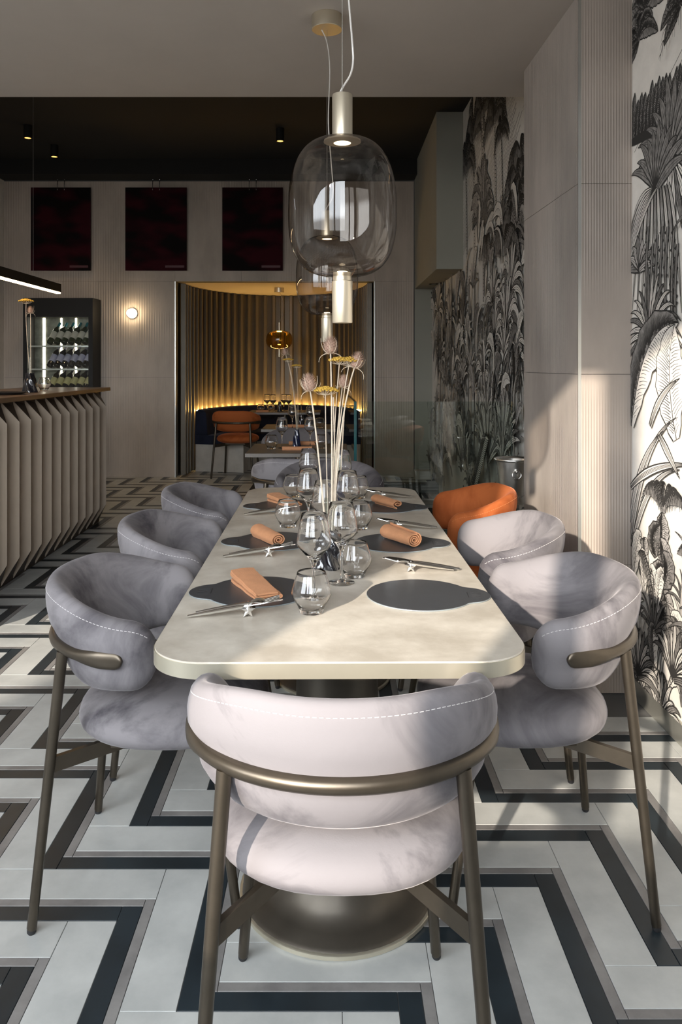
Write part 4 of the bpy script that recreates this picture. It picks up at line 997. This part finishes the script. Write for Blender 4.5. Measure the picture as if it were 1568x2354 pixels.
for r, (z, lab, cap, bm, txt) in enumerate(zip(shelf_z, ('label_cream','label_lilac','label_yellow'), ('cap_teal','cap_white','cap_dark'), (BB,BBD,BBD), ('teal capsule and cream label, top shelf of the wine fridge','white capsule and lilac label, middle shelf of the wine fridge','dark capsule and yellow label, low shelf of the wine fridge'))):
    for i in range(6):
        xx = (112+16.2*i-VX)*9.16/F
        t = thing('wine_bottle', 'tilted wine bottle with '+txt, 'wine bottle', (xx, FY0+0.085, z+0.030), 0, 'bottles on fridge shelf %s' % ('top','middle','low')[r])
        t.rotation_mode = 'QUATERNION'; t.rotation_quaternion = bq
        obj('body', bm, None, t); obj('label', LBm[lab], None, t); obj('capsule', CPm[cap], None, t)

# ================================================================== BACK WALL FITTINGS
for k, (a, b_, lab) in enumerate(((71,208,'dark red print above the wine fridge'),(288,429,'dark red print above the round wall light'),(511,650,'dark red print above the alcove opening'))):
    d_ = BACK-0.06; x0, _, z1 = at(a,431,d_); x1, _, z0 = at(b_,622,d_)
    t = thing('wall_picture', 'unframed '+lab+', hanging clear of the wall', 'picture', ((x0+x1)/2, d_, z0))
    pm = poster_mat('poster_print_%d' % (k+1), k+1)
    obj('print_board', Geo().box((x0-x1)/2,(x1-x0)/2,0,0.012,0,z1-z0), pm, t, smooth=0)
    obj('caption_line', Geo().box((x1-x0)*0.15,(x1-x0)*0.46,-0.0006,-0.0001,0.035,0.062), mat('poster_caption_%d' % (k+1), (0.07,0.008,0.014), 0.5), t, smooth=0)
    cxp = {0:140,1:359,2:581}[k]
    for s in (-8, 8):
        hx = (cxp+s-VX)*d_/F-(x0+x1)/2; zz = z1-z0
        pts = [(hx,0.004,zz-0.03),(hx,-0.006,zz-0.02),(hx,-0.006,zz+0.05),(hx,0.004,zz+0.075),(hx,0.012,zz+0.09),(hx,0.006,zz+0.11),(hx,-0.006,zz+0.115)]
        obj('hook', Geo().tube(pts,0.0045,6), M['hook'], t)
sx, _, sz = at(302,720,BACK-0.05)
t = thing('wall_light', 'small round glowing wall light on the grooved back wall', 'wall light', (sx, BACK, sz))
obj('back_plate', Geo().lathe([(0,-0.02),(0.062,-0.02),(0.062,0.0),(0,0.0)],28,(0,0,0),(0,1,0)), M['champagne'], t)
g = Geo(); g.lathe([(0,-0.05)]+[(0.05*math.sin(PI*k/12), -0.05*math.cos(PI*k/12)) for k in range(1,12)]+[(0,0.05)],24,(0,-0.075,0),(0,1,0))
obj('globe', g, M['sconce_glow'], t)
for px, py, lab in ((64,318,'over the bar, the one nearer the light ceiling'),(125,361,'over the bar, the one nearer the black beam'),(644,325,'before the alcove, apart from the other two')):
    d_ = F*(CEIL2-0.13-H)/(VY-py); x = (px-VX)*d_/F
    t = thing('ceiling_spot', 'black cylinder spotlight glowing amber '+lab, 'spotlight', (x, d_, CEIL2-0.13), 0, 'spotlights on the black ceiling')
    obj('housing', Geo().lathe([(0,0.129),(0.042,0.129),(0.042,0.0),(0.034,0.0),(0.034,0.02),(0,0.02)],20), M['black_metal'], t)
    obj('lamp', Geo().lathe([(0,0.004),(0.030,0.004),(0.030,0.018),(0,0.018)],18), M['spot_glow'], t)
    sp_ = bpy.data.lights.new('spot_beam','SPOT'); sp_.energy = 22; sp_.color = (1.0,0.72,0.42); sp_.spot_size = math.radians(95); sp_.spot_blend = 0.8; sp_.shadow_soft_size = 0.03
    so_ = bpy.data.objects.new('spot_beam', sp_); COL.objects.link(so_); so_.parent = t; so_.location = (0,0,-0.005)
x, d_ = (997-VX)*8.77/F, 8.77
t = thing('recessed_downlight', 'round recessed downlight in the soffit over the stairs', 'downlight', (x, d_, 2.258))
obj('trim_ring', Geo().lathe([(0.030,-0.0005),(0.052,-0.0005),(0.050,-0.006),(0.034,-0.004),(0.030,-0.0005)],28), M['black_metal'], t)
obj('lens', Geo().lathe([(0,-0.003),(0.028,-0.003),(0.028,-0.0006),(0,-0.0006)],20), M['steel_trim'], t)

# ================================================================== GLASS BALUSTRADE
GZ = 1.107; gy = 5.20; gx = 0.150
bl = thing('glass_balustrade', 'clear glass balustrade around the stairwell', 'balustrade', (0,0,0))
def glass_panel(name, a, b_, z0, z1, th):
    a = Vector((a[0],a[1],0)); b_ = Vector((b_[0],b_[1],0)); t = (b_-a).normalized(); n_ = Vector((-t.y,t.x,0))*th/2
    g = Geo(); g.mi = 0; vs = []
    for z in (z0,z1): vs += [tuple(a-n_+Vector((0,0,z))), tuple(a+n_+Vector((0,0,z))), tuple(b_+n_+Vector((0,0,z))), tuple(b_-n_+Vector((0,0,z)))]
    g.add(vs, [(0,3,7,4),(1,5,6,2)]); g.mi = 1; g.f += [(0,4,5,1),(3,2,6,7),(4,7,6,5)]; g.m += [1,1,1]
    return obj(name, g, [M['pane'], M['pane_edge']], bl, smooth=0)
glass_panel('front_pane', (gx+0.02, gy), (1.19, gy), 0.02, GZ, 0.012)
glass_panel('side_pane', (gx, gy), (gx-0.065, 8.0), 0.02, GZ, 0.018)
obj('floor_channel', Geo().box(gx-0.02, 1.19, gy-0.02, gy+0.02, 0, 0.03), M['steel_trim'], bl, smooth=0)
pb = thing('low_plinth', 'low pale glass-sided plinth at the foot of the end wall by the stairs', 'plinth', (1.07, 9.30, 0))
obj('slab', Geo().bbox(-0.10,0.10,-0.09,0.09,0,0.10,0.004), M['concrete'], pb, smooth=0)

# ================================================================== ICE BUCKET
bx, by = 1.045, 4.53
ib = thing('ice_bucket', 'polished steel ice bucket with ring handles on a black stand beside the column', 'ice bucket', (bx, by, 0))
obj('bucket', Geo().lathe([(0,0.585),(0.070,0.585),(0.072,0.59),(0.099,0.795),(0.110,0.800),(0.112,0.806),(0.109,0.811),(0.100,0.808),(0.094,0.798),(0.069,0.60),(0,0.598)],48), M['bucket'], ib, smooth=50)
obj('stand_collar', Geo().lathe([(0.060,0.555),(0.078,0.553),(0.080,0.558),(0.080,0.600),(0.077,0.603),(0.074,0.60),(0.070,0.584),(0.060,0.584)],40), M['silver'], ib, smooth=50)
obj('stand_post', Geo().lathe([(0,0.02),(0.022,0.02),(0.020,0.555),(0.06,0.556),(0.06,0.583),(0,0.583)],20), M['black_metal'], ib)
obj('stand_foot', Geo().lathe([(0,0),(0.13,0),(0.13,0.008),(0.03,0.022),(0,0.022)],32), M['black_metal'], ib)
kb = obj('knob', Geo().lathe([(0,-0.012)]+[(0.012*math.sin(PI*k/8),-0.012*math.cos(PI*k/8)) for k in range(1,8)]+[(0,0.012)],14,(-0.004,-0.101,0.745),(0,1,0)), M['silver'], ib)
obj('ring_handle', Geo().tube([(-0.004+0.024*math.cos(2*PI*k/24),-0.104+0.004*math.sin(2*PI*k/24),0.727+0.024*math.sin(2*PI*k/24)) for k in range(24)],0.0028,8,closed=True), M['silver'], kb)

# ================================================================== WALLPAPER PRINT (flat ink drawing on the two right-hand walls)
class Print:
    def __init__(s, wx, lo, hi, top, seed): s.wx = wx; s.g = Geo(); s.lo, s.hi, s.top = lo, hi, top; s.R = random.Random(seed); s.L = 0
    def P(s, p, dl=0.0):
        y = min(max(p[0], s.lo), s.hi); z = min(max(p[1], 0.08 if s.lo < 3 else 0.0), s.top)
        return (s.wx(y)-0.0006-0.00006*(s.L+dl), y, z)
    def ok(s, pts): 
        return any(s.lo < p[0] < s.hi and 0 < p[1] < s.top for p in pts)
    def stroke(s, pts, w0, w1=None, mi=0, dl=0.5):
        if not s.ok(pts): return
        w1 = w0*0.35 if w1 is None else w1; n = len(pts); l = []; r = []
        for i in range(n):
            a = pts[max(i-1,0)]; b = pts[min(i+1,n-1)]; dx, dz = b[0]-a[0], b[1]-a[1]; q = math.hypot(dx,dz) or 1; w = (w0+(w1-w0)*i/(n-1))/2
            l.append((pts[i][0]-dz/q*w, pts[i][1]+dx/q*w)); r.append((pts[i][0]+dz/q*w, pts[i][1]-dx/q*w))
        vs = [s.P(p,dl) for p in l]+[s.P(p,dl) for p in r]; s.g.mi = mi
        s.g.add(vs, [(i,i+1,n+i+1,n+i) for i in range(n-1)])
    def fill(s, pts, mi=1, dl=0.0):
        if not s.ok(pts): return
        s.g.mi = mi; n = len(pts); s.g.add([s.P(p,dl) for p in pts], [tuple(range(n))])
    def band(s, la, lb, mi, dl=0.0):
        if not s.ok(la+lb): return
        n = len(la); s.g.mi = mi; s.g.add([s.P(p,dl) for p in la+lb], [(i,i+1,n+i+1,n+i) for i in range(n-1)])
    def curve(s, a, m, b, n=10): return [((1-t)**2*a[0]+2*t*(1-t)*m[0]+t*t*b[0], (1-t)**2*a[1]+2*t*(1-t)*m[1]+t*t*b[1]) for t in [i/n for i in range(n+1)]]
    def leaf(s, a, m, b, wd, shade=0.5, mi=1, nh=16, ow=0.004, both=True, pw=0.7):
        s.L += 1; N = 14; c = s.curve(a,m,b,N); la, lb = [], []
        for i in range(N+1):
            p, q = c[max(i-1,0)], c[min(i+1,N)]; dx, dz = q[0]-p[0], q[1]-p[1]; k = math.hypot(dx,dz) or 1; w = wd*max(0.0,math.sin(PI*(0.04+0.96*i/N)))**pw if i < N else 0
            w *= 1+0.08*math.sin(i*2.3+a[0]*9)
            la.append((c[i][0]-dz/k*w, c[i][1]+dx/k*w)); lb.append((c[i][0]+dz/k*w, c[i][1]-dx/k*w))
        s.band(la, c, mi); s.band(c, lb, 2 if (shade > 0.65 and mi == 1) else mi)
        for side, edge in ((0,la),(1,lb)):
            n = int(nh*(1.0 if side == 0 else 1.0+1.6*shade))
            for k in range(1,n):
                t = k/n; f = t*N; i = min(int(f),N-1); u = f-i; p = (c[i][0]+(c[i+1][0]-c[i][0])*u, c[i][1]+(c[i+1][1]-c[i][1])*u)
                f2 = min(N-0.01, f+1.3); j = min(int(f2),N-1); v = f2-j; e = (edge[j][0]+(edge[j+1][0]-edge[j][0])*v, edge[j][1]+(edge[j+1][1]-edge[j][1])*v)
                ln = s.R.uniform(0.45,1.0) if side == 0 else s.R.uniform(0.7,1.0)
                if side == 0 and not both and k % 2: continue
                st = s.R.uniform(0.0,0.25); p2 = (p[0]+(e[0]-p[0])*st, p[1]+(e[1]-p[1])*st); e2 = (p[0]+(e[0]-p[0])*ln, p[1]+(e[1]-p[1])*ln)
                s.stroke([p2, ((p2[0]+e2[0])/2+0.002, (p2[1]+e2[1])/2+0.004), e2], ow*(0.55+0.75*shade*side), ow*0.25, 0, 0.3)
        s.stroke(la, ow, ow*0.7); s.stroke(lb, ow*1.2, ow*0.8); s.stroke(c, ow*1.1, ow*0.5, 0, 0.6)
    def blade(s, a, m, b, wd, mi=1, lines=2, ow=0.004):
        s.L += 1; N = 12; c = s.curve(a,m,b,N); la, lb = [], []
        for i in range(N+1):
            p, q = c[max(i-1,0)], c[min(i+1,N)]; dx, dz = q[0]-p[0], q[1]-p[1]; k = math.hypot(dx,dz) or 1; w = wd*(1-(i/N)**2.2)*(0.6+0.4*min(1,i/4))
            la.append((c[i][0]-dz/k*w, c[i][1]+dx/k*w)); lb.append((c[i][0]+dz/k*w, c[i][1]-dx/k*w))
        s.band(la, lb, mi); s.stroke(la, ow, ow*0.6); s.stroke(lb, ow*1.3, ow*0.6)
        for k in range(lines):
            f = -0.55+1.1*(k+0.5)/lines; s.stroke([((la[i][0]+lb[i][0])/2+(la[i][0]-lb[i][0])/2*f, (la[i][1]+lb[i][1])/2+(la[i][1]-lb[i][1])/2*f) for i in range(0,N)], ow*0.55, ow*0.2, 0, 0.4)
    def frond(s, a, m, b, ll, n=26, w=0.006, droop=1.0, mi=None):
        s.L += 1; c = s.curve(a,m,b,n)
        if mi is not None:
            s.band(c, [(p[0]+s.R.uniform(-.02,.02), p[1]-ll*0.8*math.sin(PI*min(1,0.15+0.8*i/n))) for i,p in enumerate(c)], mi)
        for i in range(1,n+1):
            p = c[i]; q = c[i-1]; dx = p[0]-q[0]; sg = 1 if dx >= 0 else -1
            for side in (0,1):
                L_ = ll*math.sin(PI*(0.18+0.78*i/n))*s.R.uniform(0.75,1.1); 
                if side == 0: e = (p[0]+sg*L_*0.28, p[1]-L_*droop); mm = (p[0]+sg*L_*0.30, p[1]-L_*0.25)
                else: e = (p[0]+sg*L_*0.62, p[1]-L_*0.42*droop); mm = (p[0]+sg*L_*0.30, p[1]+L_*0.10)
                s.stroke(s.curve(p,mm,e,5), w*s.R.uniform(0.7,1.2), w*0.2)
        s.stroke(c, w*1.3, w*0.6, 0, 0.8)
    def fan(s, c, r, a0, a1, n, wd, mi=1, droop=0.35, ow=0.004):
        for k in range(n):
            a = a0+(a1-a0)*(k+0.5)/n; rr = r*s.R.uniform(0.85,1.05); tip = (c[0]+rr*math.cos(a), c[1]+rr*math.sin(a)-droop*rr*abs(math.cos(a))); m = (c[0]+rr*0.6*math.cos(a), c[1]+rr*0.75*math.sin(a)+0.05*rr)
            s.blade(c, m, tip, wd, mi if (k % 3) else 2, 2, ow)
    def palm(s, y, z0, h, r, n=9, lean=0.0, w=0.006, dark=True):
        s.L += 1; top = (y+lean, z0+h); c = s.curve((y,z0),(y+lean*0.2,z0+h*0.5),top,14)
        tw = 0.020*r/0.5; s.band([(p[0]-tw,p[1]) for p in c],[(p[0]+tw,p[1]) for p in c],1); s.stroke([(p[0]-tw,p[1]) for p in c],w,w); s.stroke([(p[0]+tw,p[1]) for p in c],w*1.6,w*1.4)
        k = int(h/0.03)
        for i in range(k):
            t = i/k; j = min(13,int(t*14)); p = c[j]; zz = z0+h*t; s.stroke([(p[0]-tw*0.4,zz),(p[0]+tw,zz+0.006)], w*0.6, w*0.6)
        for i in range(n):
            a = PI*(-0.12+1.24*(i+0.5)/n)+s.R.uniform(-.12,.12); rr = r*s.R.uniform(0.8,1.1)
            e = (top[0]+rr*math.cos(a), top[1]+rr*(0.55*math.sin(a)-0.35*abs(math.cos(a)))); m = (top[0]+rr*0.5*math.cos(a), top[1]+rr*(0.45+0.5*math.sin(a)))
            s.frond(top, m, e, rr*0.42, 20, w, 1.0, 2 if (dark and i % 2) else None)
    def hatch(s, y0, y1, z0, z1, step, slope=-0.75, w=0.0035):
        z = z0-abs(slope)*(y1-y0)
        while z < z1+abs(slope)*(y1-y0):
            segs = 3; yy = y0
            for k in range(segs):
                a = yy+s.R.uniform(0,0.1)*(y1-y0); b = yy+(y1-y0)/segs*s.R.uniform(0.8,1.0); yy += (y1-y0)/segs
                pts = []
                for i in range(5):
                    q = a+(b-a)*i/4; zz = z+slope*(q-y0)+0.006*math.sin(q*11+z*7); pts.append((q,zz))
                if all(z0 <= p[1] <= z1 for p in pts): s.stroke(pts, w*s.R.uniform(.6,1.2), w*0.5, 0, 0)
            z += step*s.R.uniform(0.75,1.25)
    def stalk(s, a, b, wd, ow=0.005, thorns=8):
        s.L += 1; c = s.curve(a, ((a[0]+b[0])/2+0.015,(a[1]+b[1])/2), b, 10); s.band([(p[0]-wd,p[1]) for p in c],[(p[0]+wd,p[1]) for p in c],2); s.stroke([(p[0]-wd,p[1]) for p in c],ow,ow); s.stroke([(p[0]+wd,p[1]) for p in c],ow*1.3,ow)
        for k in range(thorns):
            p = c[1+k*9//thorns]; sg = 1 if k % 2 else -1; s.fill([(p[0]+sg*wd,p[1]),(p[0]+sg*(wd+0.014),p[1]+0.012),(p[0]+sg*wd,p[1]+0.020)],0,0.7)
    def bush(s, y0, y1, z0, z1, n, size):
        for k in range(n):
            y = s.R.uniform(y0,y1); z = z1-(z1-z0)*(k/n)+s.R.uniform(-.05,.05); a = s.R.uniform(0.15,0.85)*PI; L_ = size*s.R.uniform(0.6,1.2); b = (y+L_*math.cos(a), z+L_*math.sin(a)*0.9)
            t = s.R.random()
            if t < 0.45: s.leaf((y,z),((y+b[0])/2+s.R.uniform(-.3,.3)*L_*0.4, z+L_*0.75), (b[0]+L_*0.3*math.cos(a), b[1]-L_*0.25), L_*0.16, s.R.uniform(0.3,1.0), s.R.choice((1,1,2,3)), 12, 0.0045)
            elif t < 0.7: s.fan((y,z), L_*0.9, 0.1*PI, 0.9*PI, 9, L_*0.035, s.R.choice((1,1,2)), 0.4)
            elif t < 0.85: s.frond((y,z),(y+L_*0.4*math.cos(a),z+L_),(b[0],b[1]), L_*0.4, 18, 0.006, 1.0, 2)
            else: s.blade((y,z),(y+s.R.uniform(-.1,.1),z+L_),(b[0],b[1]+L_*0.3), L_*0.05, 1, 3)
    def build(s, parent):
        me = mesh_of('wallpaper_print', s.g, [M['ink'], M['paper'], M['ink_mid'], M['ink_light']], 0); o = obj('wallpaper_print', me, None, parent); o['kind'] = 'stuff'; return o
# --- near wall: big leaves seen close
pn = Print(wallx_near, -0.59, CY0-0.001, CEIL, 11)
def qn(px, py):
    d_ = (1.232+0.0966)/((px-VX)/F+0.03); return (d_, H-(py-VY)*d_/F)
pn.hatch(-0.58, 3.2, 1.95, 2.86, 0.032, -0.62, 0.0045)
for (cx, cy, r) in ((1485,20,0.20),(1565,10,0.16),(1470,90,0.17)):
    y, z = qn(cx, cy)
    for k in range(6):
        a = -0.2*PI+0.24*PI*k; pn.leaf((y,z),(y+r*0.4*math.cos(a),z+r*0.5*math.sin(a)+0.05),(y+r*math.cos(a),z+r*0.6*math.sin(a)-0.04), r*0.22, 1.0, 2, 14, 0.006)
# broken old trunk and tree ferns
for k in range(16):
    a = qn(1456+k*8, 318-k*4); pn.leaf(a,(a[0]+0.01,a[1]+0.05),(a[0]-0.02,a[1]+0.14+0.05*pn.R.random()),0.030,1.0,2,10,0.006)
pn.blade(qn(1452,330),qn(1500,300),qn(1590,262),0.022,0,1)
y, z = qn(1545,365); pn.fan((y,z),0.34,0.05*PI,0.95*PI,12,0.030,2,0.15,0.006); pn.fan((y,z),0.30,1.05*PI,1.6*PI,6,0.022,1,0.6,0.006)
y, z = qn(1512,435); pn.fan((y,z),0.28,0.15*PI,0.9*PI,11,0.026,2,0.2,0.006)
for k in range(11):
    a = (y-0.10+0.022*k, z); pn.blade(a,(a[0]+(k-5)*0.012, z-0.12),(a[0]+(k-5)*0.020, z-0.42-0.08*pn.R.random()),0.013,3 if k%2 else 1,2,0.005)
for k in range(7): pn.blade((y,z),(y+0.16,z+0.05-0.02*k),(y+0.24+0.02*k,z-0.12-0.05*k),0.010,1,1,0.005)
y, z = qn(1475,620); pn.fan((y,z),0.15,0.0,1.0*PI,8,0.022,3,0.2,0.006)
for px in (1488,1499,1510,1521,1533,1548,1556): pn.stalk(qn(px,720),qn(px+6,520+ (px%3)*20),0.008,0.005,10)
y, z = qn(1497,770); pn.fan((y,z),0.30,0.45*PI,1.35*PI,15,0.014,1,0.4,0.006); pn.fan((y,z),0.26,-0.1*PI,0.4*PI,7,0.014,1,0.3,0.006)
pn.leaf(qn(1456,980),qn(1480,740),qn(1565,742),0.10,0.9,1,36,0.006); 
pn.leaf(qn(1560,1010),qn(1530,850),qn(1556,745),0.11,0.25,1,30,0.005)
for a,b,c in (((1456,1240),(1480,1010),(1560,960)),((1454,1200),(1470,1050),(1530,990)),((1458,1260),(1490,1080),(1568,1080)),((1455,1120),(1500,1060),(1600,1070)),((1520,1000),(1545,1050),(1568,1100)),((1500,980),(1520,900),(1568,870))):
    pn.blade(qn(*a),qn(*b),qn(*c),0.020,1,4,0.006)
for k in range(9):
    a = 0.05*PI+0.9*PI*k/8; y, z = qn(1530,1165); pn.frond((y,z),(y+0.10*math.cos(a),z+0.14),(y+0.2*math.cos(a),z+0.10*math.sin(a)-0.03),0.07,16,0.006,0.9,2 if k%2 else None)
y, z = qn(1528,1220)
for k in range(9): pn.leaf((y+0.06*math.sin(k*2.1),z-0.06-0.05*k),(y+0.10*math.sin(k*1.7),z-0.04*k),(y+0.02*math.sin(k),z+0.07-0.05*k),0.055,1.0,2 if k%2 else 3,18,0.006)
for k in range(16): a = qn(1462+6*(k%4),1250+24*k); pn.leaf(a,(a[0]+0.03,a[1]+0.03),(a[0]-0.05+0.02*(k%3),a[1]+0.04),0.016,0.7,1,8,0.004)
for k in range(24): pn.stroke(pn.curve(qn(1500+5*(k%9),1390+8*k),qn(1506+5*(k%9),1340+8*k),qn(1502+5*(k%8),1300+8*k)),0.006,0.003)
pn.bush(2.45,3.2,0.06,0.55,30,0.24)
for px,py in ((1500,1560),(1530,1600),(1560,1500),(1480,1500)):
    y,z = qn(px,py); pn.fan((y,z-0.1),0.22,0.2*PI,0.95*PI,13,0.016,1,0.45,0.006)
pn.bush(-0.5,2.6,0.1,1.9,70,0.45)
for k in range(6): pn.palm(-0.2+0.5*k,0.4,1.7+0.3*(k%3),0.5,9,0.05)
pn.build(wall_right)
# --- far wall: whole jungle
pf = Print(wallx_far, 4.08, BACK-0.021, CEIL2-0.002, 5)
def qf(px, py):
    d_ = (1.235+0.1482)/((px-VX)/F+0.02); return (d_, H-(py-VY)*d_/F)
pf.hatch(4.1, 7.6, 2.3, 3.74, 0.030, -0.5, 0.006)
for px, py, r, h in ((1092,300,0.5,1.5),(1112,250,0.45,1.6),(1142,262,0.4,1.3),(1158,300,0.25,0.9),(1075,380,0.45,1.2)):
    y, z = qf(px,py); pf.palm(y, z-h, h, r, 11, 0.06, 0.009)
for px, py in ((1196,345),(1188,400),(1200,420),(1192,450)):
    y, z = qf(px,py)
    for k in range(7): a = k*0.9; pf.frond((y,z),(y+0.2*math.cos(a),z+0.2),(y+0.36*math.cos(a),z+0.12*math.sin(a)-0.15),0.18,16,0.011,1.0,2)
y, z = qf(1110,455)
for k in range(15):
    a = PI*(0.02+0.96*((k*7)%15+0.5)/15); r = 0.55*pf.R.uniform(0.7,1.1)
    pf.leaf((y,z-0.25),(y+0.35*r*math.cos(a),z+0.55*r*math.sin(a)),(y+1.0*r*math.cos(a),z+0.65*r*math.sin(a)-0.25*abs(math.cos(a))),0.075,0.9 if k%2 else 0.6,2 if k%3==0 else 3,16,0.009)
for px,py,r in ((1190,520,0.55),(1160,565,0.4),(1205,560,0.4),(1130,575,0.45)):
    y, z = qf(px,py)
    for k in range(6): a = PI*(0.0+0.2*k); pf.frond((y,z),(y+0.5*r*math.cos(a),z+0.6*r),(y+r*math.cos(a),z+0.2*r*math.sin(a)),r*0.55,20,0.010,1.0,2 if k%2 else 3)
pf.bush(4.1,9.3,1.55,2.55,60,0.42)
for px,py,r in ((1140,700,0.4),(1182,675,0.45),(1145,780,0.42),(1172,760,0.5),(1070,790,0.45),(1040,740,0.5),(1118,860,0.4),(1060,880,0.45),(1020,830,0.5),(1195,820,0.4),(1015,720,0.5)):
    y, z = qf(px,py); pf.fan((y,z),r,0.05*PI,0.95*PI,14,0.030,1,0.75,0.008)
    for k in range(7): pf.blade((y,z-0.02),(y+0.05*(k-3),z+0.12),(y+0.11*(k-3),z-0.45-0.05*pf.R.random()),0.022,3 if k%2 else 1,2,0.007)
    pf.stalk((y,z-0.7),(y,z),0.02,0.008,0)
pf.leaf(qf(1150,930),qf(1150,820),qf(1175,770),0.12,1.0,1,26,0.009); pf.leaf(qf(1195,900),qf(1205,820),qf(1185,765),0.13,1.0,2,26,0.009)
for px in (1030,1045,1058,1072,1086,1100): pf.stalk(qf(px,1060),qf(px+2,620+ (px%5)*20),0.020,0.010,0)
pf.bush(4.1,9.3,0.95,1.6,70,0.38)
for px,py,r in ((1138,1035,0.75),(1075,1040,0.55),(1175,1010,0.5),(1030,1040,0.5)):
    y, z = qf(px,py); pf.fan((y,z-0.1),r,0.10*PI,0.90*PI,17,0.030,1,0.15,0.008)
pf.bush(4.1,9.3,0.0,0.95,110,0.32)
for k in range(26):
    y, z = qf(1112+k*1.1,1110-4.2*k); pf.leaf((y,z),(y+0.05,z+0.02),(y+0.12,z-0.05),0.03,1.0,2 if k%2 else 1,8,0.008); pf.leaf((y,z),(y-0.05,z+0.03),(y-0.13,z-0.01),0.03,1.0,1,8,0.008)
pf.build(wall_right_far)
